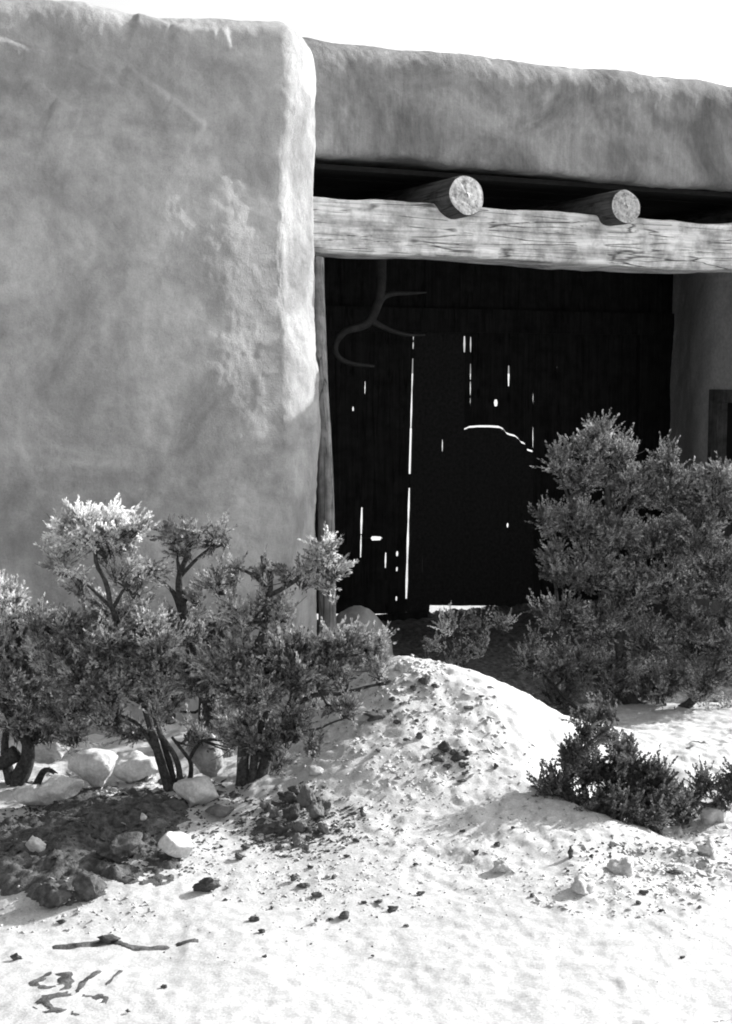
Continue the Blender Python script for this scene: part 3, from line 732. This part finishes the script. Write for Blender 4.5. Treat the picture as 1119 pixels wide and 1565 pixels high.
# left clump, four bushes
sagebrush('sagebrush with a thick dark twisted trunk at the left edge of the photo', (18, 1200), 5.42,
    [([(18, 1200, 0), (42, 1160, 0), (38, 1120, .02), (10, 1085, .03), (-25, 1040, .05)], .034, .016), ([(48, 1165, 0), (70, 1178, -.05), (100, 1190, -.1)], .016, .006), ([(36, 1120, .02), (20, 1050, .02), (30, 990, 0)], .016, .007), ([(25, 1150, 0), (-10, 1170, .0), (-40, 1150, 0)], .03, .014), ([(18, 1200, 0), (8, 1150, .03), (14, 1100, .05)], .024, .012)],
    [(40, 1110, 60, 18, .0, .8), (12, 922, 34, 20, .0, 4.1), (-5, 900, 18, 22, 0, 3.8), (-25, 945, 40, 30, .05, 4), (45, 935, 22, 12, 0, 3.6), (80, 1090, 60, 26, .05, .8), (30, 1085, 50, 22, .0, .8), (-5, 985, 55, 32, 0, 1), (45, 1010, 55, 38, .05, 1), (10, 1050, 55, 35, -.05, 1), (60, 1065, 45, 22, 0, .7), (-50, 1020, 50, 60, .1, 1)], 21)
sagebrush('sagebrush with a bright sunlit tuft at its upper left, splayed stems below', (262, 1208), 5.42,
    [([(262, 1208, 0), (243, 1160, 0), (226, 1095, .02), (196, 1010, .03), (172, 930, .0), (150, 870, 0), (140, 835, 0)], .020, .007),
     ([(270, 1208, .02), (250, 1140, .03), (228, 1085, .05), (160, 1050, .05), (90, 1035, 0)], .014, .006), ([(278, 1206, 0), (268, 1160, 0), (240, 1110, .0), (232, 1040, 0), (240, 960, 0)], .013, .006),
     ([(240, 1150, 0), (205, 1105, 0), (150, 1085, 0), (90, 1090, 0)], .009, .004), ([(172, 930, 0), (130, 895, 0), (100, 875, 0)], .007, .004), ([(172, 930, 0), (190, 900, 0), (212, 880, 0)], .007, .004), ([(285, 1205, .05), (290, 1170, .05), (262, 1125, .05)], .011, .006)],
    [(140, 803, 52, 21, 0, 4.3), (175, 812, 34, 18, .03, 4.2), (105, 812, 26, 20, -.03, 4.1), (98, 855, 21, 20, 0, 4.1), (205, 805, 10, 12, 0, 3.7), (170, 835, 34, 12, .03, .9), (255, 1000, 45, 40, -.05, 1), (110, 1115, 50, 16, .05, .9), (200, 1115, 50, 14, .05, .8), (300, 1105, 30, 18, .1, .8), (350, 1125, 30, 14, .1, .7), (180, 930, 45, 24, .05, .9), (185, 868, 32, 14, 0, .7), (130, 890, 34, 10, 0, .6), (210, 890, 25, 16, 0, .8), (110, 955, 45, 25, .05, .9), (160, 975, 55, 35, -.05, 1), (90, 1005, 50, 35, 0, 1), (150, 1040, 60, 38, -.05, 1), (210, 1010, 45, 40, 0, 1), (95, 1075, 55, 22, 0, .7), (165, 1090, 50, 20, 0, .6), (225, 945, 38, 30, 0, 1), (240, 1055, 38, 28, -.1, .8), (60, 960, 35, 22, .05, .8)], 33)
sagebrush('sagebrush rising behind the others with a forked candelabra top', (312, 1143), 5.95,
    [([(312, 1143, 0), (313, 1090, 0), (303, 1010, 0), (282, 940, 0), (276, 880, 0), (285, 840, 0)], .040, .010), ([(282, 945, 0), (262, 905, 0), (238, 882, 0)], .014, .006), ([(276, 880, 0), (268, 850, 0), (262, 828, 0)], .009, .004),
     ([(276, 880, 0), (300, 852, 0), (325, 832, 0)], .009, .004), ([(303, 1010, 0), (330, 950, .03), (335, 905, .03)], .013, .006), ([(303, 1020, 0), (350, 980, 0)], .01, .005)],
    [(300, 812, 26, 13, 0, 1.2), (266, 815, 20, 14, 0, 1.2), (330, 822, 20, 14, 0, 1.2), (276, 835, 14, 10, 0, .5), (232, 868, 28, 14, 0, .9), (205, 878, 20, 12, 0, .8), (332, 880, 34, 20, 0, .8), (300, 905, 26, 16, 0, .7), (290, 960, 48, 32, 0, 1), (330, 965, 40, 35, .05, .9), (305, 1025, 52, 40, 0, 1), (340, 1070, 42, 30, 0, .9), (265, 1070, 30, 30, 0, .7), (360, 1010, 35, 35, 0, .9)], 47)
sagebrush('sagebrush with branches reaching right across the mound, two dark trunks', (372, 1198), 5.48,
    [([(368, 1198, 0), (374, 1140, 0), (384, 1060, 0), (400, 970, 0), (411, 900, 0), (407, 862, 0)], .024, .008), ([(411, 905, 0), (385, 880, 0), (352, 868, 0)], .009, .004), ([(411, 910, 0), (455, 888, 0), (495, 865, 0), (515, 868, 0)], .010, .004),
     ([(392, 1196, .02), (412, 1145, .02), (436, 1085, .02), (470, 1035, 0), (520, 1005, 0), (560, 1000, 0)], .022, .007), ([(436, 1085, .02), (480, 1065, 0), (530, 1060, 0), (575, 1045, 0)], .012, .005), ([(425, 1110, .02), (470, 1120, -.05), (530, 1098, -.08)], .008, .003),
     ([(384, 1060, 0), (350, 1010, 0), (335, 960, 0)], .012, .006), ([(440, 1085, 0), (455, 1030, .05), (450, 980, .05)], .012, .005), ([(380, 1196, 0), (392, 1150, 0), (402, 1100, 0), (420, 1040, 0)], .018, .008)],
    [(405, 862, 18, 10, 0, .9), (352, 868, 32, 13, 0, .9), (440, 872, 26, 13, 0, .8), (500, 846, 26, 18, 0, 1.1), (518, 868, 14, 16, 0, .9), (498, 836, 20, 12, 0, 3.7), (505, 893, 20, 10, 0, .7), (340, 1030, 45, 40, -.05, .9), (400, 1145, 36, 14, .05, .8), (350, 1100, 30, 24, 0, .8), (450, 1090, 40, 20, 0, .9), (470, 990, 45, 28, .05, .9), (410, 1130, 45, 20, .0, .7), (465, 880, 16, 10, 0, .6), (380, 935, 45, 28, 0, .9), (430, 935, 32, 24, 0, .8), (375, 990, 50, 36, 0, 1), (430, 1000, 45, 35, 0, 1), (400, 1050, 55, 35, -.05, 1), (460, 1040, 40, 28, -.05, .9), (385, 1100, 42, 25, 0, .8), (500, 985, 35, 22, 0, 1), (535, 988, 38, 20, 0, 1.1), (572, 985, 22, 18, 0, 1), (520, 1022, 48, 18, 0, .9), (575, 1020, 22, 20, 0, 1), (500, 1070, 40, 14, 0, .6), (545, 1085, 32, 10, -.05, .5), (440, 1115, 36, 18, 0, .7), (480, 1135, 34, 10, -.1, .5), (425, 1160, 22, 12, -.1, .5)], 59)
# right side
sagebrush('large grey sagebrush in front of the gateway, taller than all the others', (985, 1128), 6.7,
    [([(985, 1128, 0), (960, 1060, 0), (945, 960, 0), (935, 850, .0), (928, 760, 0), (920, 690, 0)], .036, .010), ([(990, 1125, 0), (1040, 1085, -.05), (1090, 1040, -.1), (1150, 1000, -.1)], .030, .013), ([(965, 1080, 0), (905, 1020, 0), (860, 940, 0), (845, 870, 0)], .020, .007),
     ([(945, 960, 0), (1000, 880, .05), (1040, 790, .05), (1060, 750, .05)], .018, .007), ([(975, 1110, 0), (900, 1092, -.05), (840, 1040, -.05)], .016, .006), ([(935, 850, 0), (880, 780, 0), (860, 730, 0)], .012, .006), ([(1090, 1040, -.1), (1110, 940, -.05), (1120, 820, 0)], .018, .007)],
    [(918, 660, 26, 18, 0, 1.2), (905, 690, 42, 26, 0, 1), (858, 705, 22, 22, 0, 1), (895, 730, 42, 28, .03, .9), (955, 690, 34, 24, .03, 1), (965, 735, 50, 35, .05, 1), (1018, 705, 28, 20, 0, 1), (1030, 750, 45, 35, 0, 1), (1090, 745, 45, 22, -.05, 1.1), (1105, 718, 20, 16, -.05, .9), (1150, 760, 60, 40, 0, 1),
     (842, 790, 22, 24, 0, 1), (880, 795, 44, 32, 0, 1), (940, 810, 50, 40, 0, 1), (1000, 820, 50, 40, .05, 1), (1070, 810, 50, 40, -.05, 1), (848, 855, 25, 40, 0, 1), (900, 870, 50, 42, -.03, 1), (965, 890, 50, 42, 0, 1), (1030, 890, 50, 42, 0, 1), (1095, 880, 42, 50, -.05, 1), (1160, 880, 60, 80, 0, 1),
     (860, 935, 42, 36, 0, .9), (920, 950, 50, 40, -.05, 1), (990, 970, 50, 40, 0, 1), (1060, 970, 52, 40, -.05, 1), (1120, 980, 40, 45, -.1, 1), (820, 1000, 34, 32, 0, .9), (870, 1010, 45, 36, -.05, 1), (935, 1030, 50, 34, 0, 1), (1005, 1040, 50, 32, 0, .9), (1075, 1040, 48, 28, -.1, .8), (860, 1062, 42, 18, 0, .7), (930, 1080, 46, 16, 0, .7), (1090, 1090, 45, 14, -.1, .5), (1035, 1110, 20, 14, -.15, .6)], 71, leafm=M_LEAFR, leaf=.017, dens=2.5, shrink=1.0, fix=False)
sagebrush('small dark sagebrush crouching on the snow below the large one', (925, 1300), 4.72,
    [([(925, 1300, 0), (905, 1240, .0), (890, 1180, 0), (893, 1130, 0)], .016, .005), ([(928, 1300, 0), (950, 1250, 0), (985, 1205, 0)], .012, .005), ([(922, 1300, 0), (880, 1250, 0), (850, 1215, 0)], .010, .004), ([(930, 1300, 0), (1000, 1265, -.05), (1030, 1240, -.05)], .009, .004)],
    [(870, 1165, 30, 22, 0, .9), (835, 1205, 22, 16, 0, .9), (955, 1150, 36, 20, 0, .9), (1000, 1185, 34, 22, 0, 1), (1030, 1230, 26, 20, 0, 1), (870, 1250, 30, 16, -.08, 1), (905, 1275, 34, 14, -.12, 1.1), (960, 1290, 40, 14, -.12, 1.1), (925, 1090, 30, 16, .1, .6), (895, 1122, 26, 18, 0, .8), (935, 1120, 22, 12, .1, .5), (880, 1150, 22, 18, 0, .9), (905, 1175, 35, 24, 0, 1.1), (855, 1195, 32, 24, 0, 1), (850, 1225, 26, 18, 0, 1), (940, 1180, 38, 22, 0, 1.1), (980, 1188, 38, 24, 0, 1.1), (1012, 1215, 32, 26, 0, 1.1), (940, 1222, 48, 26, -.05, 1.3), (895, 1235, 45, 24, -.05, 1.2), (985, 1235, 42, 22, -.05, 1.2), (930, 1265, 48, 20, -.05, 1.4), (965, 1285, 34, 14, -.05, 1.3), (1005, 1255, 20, 12, 0, 1.2), (920, 1290, 30, 12, -.05, 1.3)], 83, leafm=M_LEAFD, leaf=.015, dens=1.7, fix=False, spl=.045)
sagebrush('low dark sprig of sagebrush at the right edge beside the small bush', (1045, 1262), 5.1,
    [([(1045, 1262, 0), (1062, 1225, 0), (1090, 1200, 0), (1115, 1185, 0)], .009, .004), ([(1045, 1262, 0), (1040, 1235, 0), (1050, 1215, 0)], .007, .003)],
    [(1060, 1215, 24, 14, 0, 1), (1085, 1190, 24, 16, 0, 1), (1110, 1200, 26, 16, 0, 1), (1135, 1190, 24, 20, 0, 1), (1095, 1225, 26, 8, 0, .8), (1040, 1245, 16, 12, 0, 1.2)], 91, leafm=M_LEAFD, leaf=.014, spl=.048)
sagebrush('little sagebrush half hidden behind the crest of the snow mound', (700, 1045), 6.3,
    [([(700, 1045, 0), (690, 1000, 0), (672, 970, 0)], .010, .004), ([(700, 1045, 0), (715, 990, 0), (740, 958, 0)], .009, .004), ([(700, 1045, 0), (705, 985, 0), (702, 958, 0)], .008, .004)],
    [(665, 978, 20, 14, 0, .8), (695, 955, 24, 12, 0, .8), (735, 950, 28, 10, 0, .8), (765, 948, 20, 8, 0, .6), (690, 1000, 32, 20, 0, .9), (735, 985, 24, 16, 0, .9), (665, 1020, 22, 16, 0, .9), (684, 957, 9, 6, -.03, 4)], 97, leafm=M_LEAF, leaf=.017, dens=1.2)

# ------------------------------------------------------------------ stones
rock('snowy_stone', 'large round snow-white boulder by the bushes, left of the splayed stems', 'stone', 143, 1216, 84, 64, M_PALE, 5, 6, .14, .3, ryf=.8)
rock('snowy_stone', 'angular white stone left of the large round boulder', 'stone', 88, 1232, 78, 46, M_PALE, 6, 6, .10, .3)
rock('snowy_stone', 'low white stone lying farthest left, at the edge of the photo', 'stone', 40, 1240, 70, 34, M_PALE, 7, 6, .1, .3)
rock('snowy_stone', 'broad white slab of snow between the round boulder and the stems', 'stone', 205, 1205, 84, 54, M_PALE, 8, 7, .2, .4)
rock('tall_stone', 'grey egg-shaped stone standing between the two bush trunks', 'stone', 312, 1200, 56, 74, M_STONE, 9, 5, .14, .25)
rock('snowy_stone', 'pointed white stone right below the splayed stems', 'stone', 298, 1240, 74, 46, M_PALE, 10, 6, .12, .3)
rock('flat_stone', 'flat dark-faced stone under snow beside the pointed white stone', 'stone', 334, 1255, 58, 24, M_DSTONE, 11, 7, .08, .2)
rock('block_stone', 'white squared block lying alone at the edge of the dirt patch', 'stone', 270, 1322, 62, 46, M_PALE, 14, 9, .05, .15, rz=.25)
rock('snowy_stone', 'small white stone lying on the dirt patch at the far left', 'stone', 54, 1310, 32, 28, M_PALE, 13, 5, .1, .2)
rock('snowy_stone', 'tiny white pebble in the middle of the dirt patch', 'stone', 219, 1257, 13, 11, M_PALE, 15, 5, .1, .2, sub=3)
rock('flat_stone', 'snow-capped stone with a dark underside on the left of the mound', 'stone', 481, 1188, 30, 18, M_STONE, 16, 6, .1, .2)
rock('rounded_stone', 'smooth brown stone at the lower edge of the dirt patch', 'stone', 135, 1384, 52, 40, M_SOIL, 17, 7, .3, .4)
rock('rounded_stone', 'rough brown lump left of the smooth one, on the dirt patch edge', 'stone', 82, 1392, 70, 44, M_SOIL, 18, 8, .35, .45)
rock('rounded_stone', 'long brown lump in the middle of the dirt patch', 'stone', 180, 1322, 80, 30, M_SOIL, 19, 8, .35, .45)
for (px, py, w_, h_, sd_, lb) in ((765, 1338, 36, 24, 31, 'rounded white snow lump right of the centre of the mound foot'), (952, 1342, 44, 26, 32, 'rounded white snow lump just below the small dark bush'), (893, 1366, 40, 20, 33, 'half-sunk white snow lump left of the lump below the dark bush'),
                              (1098, 1262, 46, 38, 34, 'white snow lump at the right edge under the low sprig'), (1085, 1312, 40, 26, 35, 'broken snow lump at the right edge in the furrow'), (618, 1028, 32, 16, 36, 'flat white lump on the very crest of the mound'), (70, 1168, 70, 30, 37, 'long white snow bank piece behind the left trunk'), (355, 1158, 34, 24, 38, 'white snow lump between the trunks by the wall')):
    rock('snow_lump', lb, 'snow lump', px, py, w_, h_, M_SNOW, sd_, 7, .35, .62)
UNIQUE = {(573, 1106): 'longest dark clod, at the left edge of the upper mound under the branch tips', (650, 1050): 'dark clod nearest the crest of the mound', (872, 1316): 'upright dark clod left of the snow lumps below the small dark bush',
          (1033, 1340): 'flat thin dark clod on the snow right of the small dark bush', (165, 1443): 'dark clod in the middle of the long soil streak', (25, 1470): 'dark clod farthest left in the foreground, left of the soil streak',
          (365, 1318): 'dark clod between the white block and the stone heap', (195, 1552): 'lowest dark clod, near the bottom left beside the ring mark', (570, 1468): 'lone dark clod in the clean snow at the bottom centre', (784, 1270): 'small dark clod highest on the right slope, left of the dark bush',
          (250, 1514): 'small dark clod right of the ring mark', (1043, 1468): 'lowest dark clod at the right of the foreground', (390, 1411): 'flat dark clod right of the large lone clod', (702, 1168): 'largest clod of the cluster on the face of the mound'}
# big dark clods
rock('earth_clod', 'large dark clod of earth alone on the snow below the white block', 'earth clod', 315, 1370, 36, 27, M_CLOD, 41, 5, .45, .25)
pile = [(438, 1232, 36, 24), (470, 1236, 32, 30), (418, 1256, 28, 24), (446, 1258, 30, 26), (484, 1258, 30, 28), (462, 1276, 26, 20), (428, 1280, 22, 16), (494, 1276, 20, 16), (402, 1240, 18, 14), (450, 1222, 24, 18), (500, 1240, 18, 14), (455, 1292, 20, 14)]
for i, (px, py, w_, h_) in enumerate(pile):
    rock('dark_stone', 'dark broken stone in the heap of stones right of the bush trunks', 'stone', px, py, w_, h_, M_DSTONE if i % 3 else M_CLOD, 50 + i, 9, .32, .35, group='dark stones heaped beside the bush trunks')
mid = [(680, 1152, 22, 16), (670, 1170, 18, 16), (702, 1168, 26, 18), (713, 1160, 14, 10), (694, 1156, 16, 12), (684, 1178, 14, 10), (708, 1178, 14, 10)]
for i, (px, py, w_, h_) in enumerate(mid):
    rock('earth_clod', 'dark clod of earth in the small cluster on the face of the mound', 'earth clod', px, py, w_, h_, M_CLOD, 70 + i, 6, .45, .3, sub=3, group='clods clustered on the face of the mound')
upper = [(650, 1050, 22, 14), (632, 1060, 10, 9), (664, 1058, 10, 8), (601, 1076, 12, 7), (614, 1080, 10, 6), (573, 1106, 34, 16), (608, 1107, 18, 8), (621, 1138, 12, 9), (640, 1133, 11, 9), (716, 1086, 15, 7), (578, 1150, 9, 5), (596, 1092, 12, 7), (560, 1096, 14, 9), (735, 1070, 7, 5), (666, 1080, 6, 5), (637, 1105, 8, 5)]
for i, (px, py, w_, h_) in enumerate(upper):
    rock('earth_clod', 'dark clod of earth on the upper slope of the mound near its crest', 'earth clod', px, py, w_, h_, M_CLOD, 90 + i, 6, .45, .3, sub=3, group='clods on the upper slope of the mound')
lowr = [(784, 1270, 9, 7), (760, 1295, 13, 9), (872, 1316, 9, 18), (905, 1314, 8, 7), (707, 1274, 10, 5), (813, 1374, 9, 6), (641, 1370, 12, 8), (600, 1396, 16, 8), (578, 1382, 12, 6), (985, 1371, 12, 9), (976, 1386, 10, 7), (1033, 1340, 24, 6), (1080, 1309, 18, 14), (1043, 1468, 8, 6), (710, 1188, 10, 6), (706, 1198, 15, 6), (758, 1178, 11, 9), (621, 1420, 12, 5), (868, 1335, 6, 5), (635, 1325, 7, 5), (728, 1310, 10, 12), (1010, 1395, 8, 4), (650, 1172, 6, 4), (1070, 1391, 8, 5)]
for i, (px, py, w_, h_) in enumerate(lowr):
    rock('earth_clod', 'small dark clod of earth on the right-hand lower slope of the mound', 'earth clod', px, py, w_, h_, M_CLOD, 120 + i, 6, .45, .3, sub=3, group='clods on the right lower slope of the mound')
lowl = [(390, 1411, 18, 9), (400, 1428, 15, 7), (447, 1352, 14, 16), (462, 1358, 18, 9), (486, 1374, 18, 11), (527, 1407, 18, 11), (505, 1411, 10, 6), (482, 1414, 7, 11), (416, 1391, 9, 7), (365, 1318, 16, 14), (425, 1300, 14, 9), (405, 1466, 8, 5), (570, 1468, 7, 6), (345, 1380, 7, 5), (375, 1300, 14, 10), (545, 1290, 12, 7), (530, 1315, 10, 6), (555, 1250, 12, 7), (250, 1514, 12, 6), (195, 1552, 8, 8), (25, 1470, 14, 11), (165, 1443, 22, 10), (555, 1383, 10, 6), (510, 1345, 9, 6), (475, 1330, 12, 6), (95, 1415, 12, 9)]
for i, (px, py, w_, h_) in enumerate(lowl):
    rock('earth_clod', 'small dark clod of earth on the snow of the left foreground', 'earth clod', px, py, w_, h_, M_CLOD, 160 + i, 6, .45, .3, sub=3, group='clods on the snow of the left foreground')
# crumbs too small and many to count
r_ = np.random.default_rng(5); mb = MB()
oct_ = np.array([(1, 0, 0), (-1, 0, 0), (0, 1, 0), (0, -1, 0), (0, 0, 1), (0, 0, -1)], float); of = np.array([(0, 2, 4), (2, 1, 4), (1, 3, 4), (3, 0, 4), (2, 0, 5), (1, 2, 5), (3, 1, 5), (0, 3, 5)])
regs = [(450, 1260, 90, 50, 500, 6), (500, 1350, 120, 70, 130, 4.5), (600, 1100, 80, 60, 90, 5), (690, 1165, 40, 22, 70, 6), (120, 1300, 150, 75, 420, 7), (750, 1280, 200, 130, 160, 3.5), (1020, 1390, 110, 60, 70, 3.5), (400, 1430, 200, 50, 60, 4), (930, 1300, 80, 20, 90, 5), (560, 1250, 50, 40, 40, 6), (320, 1240, 70, 35, 110, 6), (700, 1450, 400, 90, 60, 3), (60, 1250, 60, 25, 110, 6), (1050, 1300, 70, 30, 60, 5)]
pts = []
for (cx, cy, rx, ry, n, sz) in regs:
    for _ in range(n):
        a, q = r_.uniform(0, 6.283), r_.random() ** .6; pts.append((cx + rx * q * math.cos(a), cy + ry * q * math.sin(a), sz * r_.uniform(.3, 1.0) ** 1.5))
def scatter(name, pts, material, label, lift, cat):
    mb = MB(); PX = np.array(pts); Yg = 1.6 * F / (PX[:, 1] - 570)
    a, b = (PX[:, 0] - CX) / F, (PX[:, 1] - CY) / F
    lo_, hi_ = 0 * Yg + 2.8, 0 * Yg + 9.; found = 0 * Yg + 9.; done = np.zeros(len(Yg), bool)
    for yy in np.arange(2.9, 8.5, .035):           # march each view ray to the ground
        kk = yy / (cp - b * sp); zz = EYE + (-sp - b * cp) * kk; z0 = macro(a * kk, yy + 0 * a)
        nw = (~done) & (zz < z0); found[nw] = yy; done |= nw
    hi_ = found; lo_ = found - .035
    for _ in range(8):
        md = (lo_ + hi_) / 2; kk = md / (cp - b * sp); un = EYE + (-sp - b * cp) * kk < macro(a * kk, md); hi_ = np.where(un, md, hi_); lo_ = np.where(un, lo_, md)
    Yg = hi_ + r_.normal(size=len(hi_)) * .01; kk = Yg / (cp - b * sp); Xg = a * kk; s_, b_, _m = ground_fields(Xg, Yg); g = np.maximum(s_, b_)
    for x, y, z, s_ in zip(Xg, Yg, g, PX[:, 2]):
        sz = s_ * y / F * .6
        V = oct_ * np.array((sz * r_.uniform(.7, 1.7), sz * r_.uniform(.7, 1.4), sz * (r_.uniform(.4, .9) if lift > 0 else r_.uniform(.25, .5)))) * r_.uniform(.6, 1.2, (6, 1)); an = r_.uniform(0, 6.28); c_, s2 = math.cos(an), math.sin(an)
        ti = r_.normal(size=2) * .4
        V = np.stack([V[:, 0] * c_ - V[:, 1] * s2, V[:, 0] * s2 + V[:, 1] * c_, V[:, 2] + V[:, 0] * ti[0] + V[:, 1] * ti[1]], 1) + (x, y, z + sz * lift); mb.add(V, None, of)
    o = mb.build(name, material, None, name == 'snow_crumbs'); tag(o, label, cat, kind='stuff')
scatter('earth_crumbs', pts, M_CLOD, 'dark earth crumbs scattered over the snow and dirt', .1, 'earth crumbs')
sregs = [(630, 1110, 150, 95, 700, 10), (560, 1220, 160, 70, 450, 9), (760, 1240, 180, 110, 500, 8), (1040, 1300, 100, 60, 700, 13), (950, 1360, 150, 50, 600, 9), (150, 1200, 150, 35, 400, 14), (420, 1330, 160, 50, 500, 8), (600, 1330, 220, 60, 600, 7), (100, 1400, 140, 30, 300, 9), (620, 1040, 70, 35, 350, 11)]
pts = []
for (cx, cy, rx, ry, n, sz) in sregs:
    for _ in range(n):
        a_, q = r_.uniform(0, 6.283), r_.random() ** .55; pts.append((min(cx + rx * q * math.cos(a_), 1150), cy + ry * q * math.sin(a_), sz * r_.uniform(.25, 1.0) ** 2))
scatter('snow_crumbs', pts, M_SNOW, 'crusty broken bits of snow strewn over the mound', -.05, 'snow crumbs')
sregs = [(170, 1290, 180, 75, 1500, 9), (450, 1250, 110, 55, 600, 9), (320, 1215, 70, 25, 200, 9)]
pts = []
for (cx, cy, rx, ry, n, sz) in sregs:
    for _ in range(n):
        a_, q = r_.uniform(0, 6.283), r_.random() ** .55; pts.append((cx + rx * q * math.cos(a_), cy + ry * q * math.sin(a_), sz * r_.uniform(.25, 1.0) ** 2))
scatter('soil_crumbs', pts, M_SOIL, 'crumbly brown soil bits over the dirt bank', .0, 'soil crumbs')
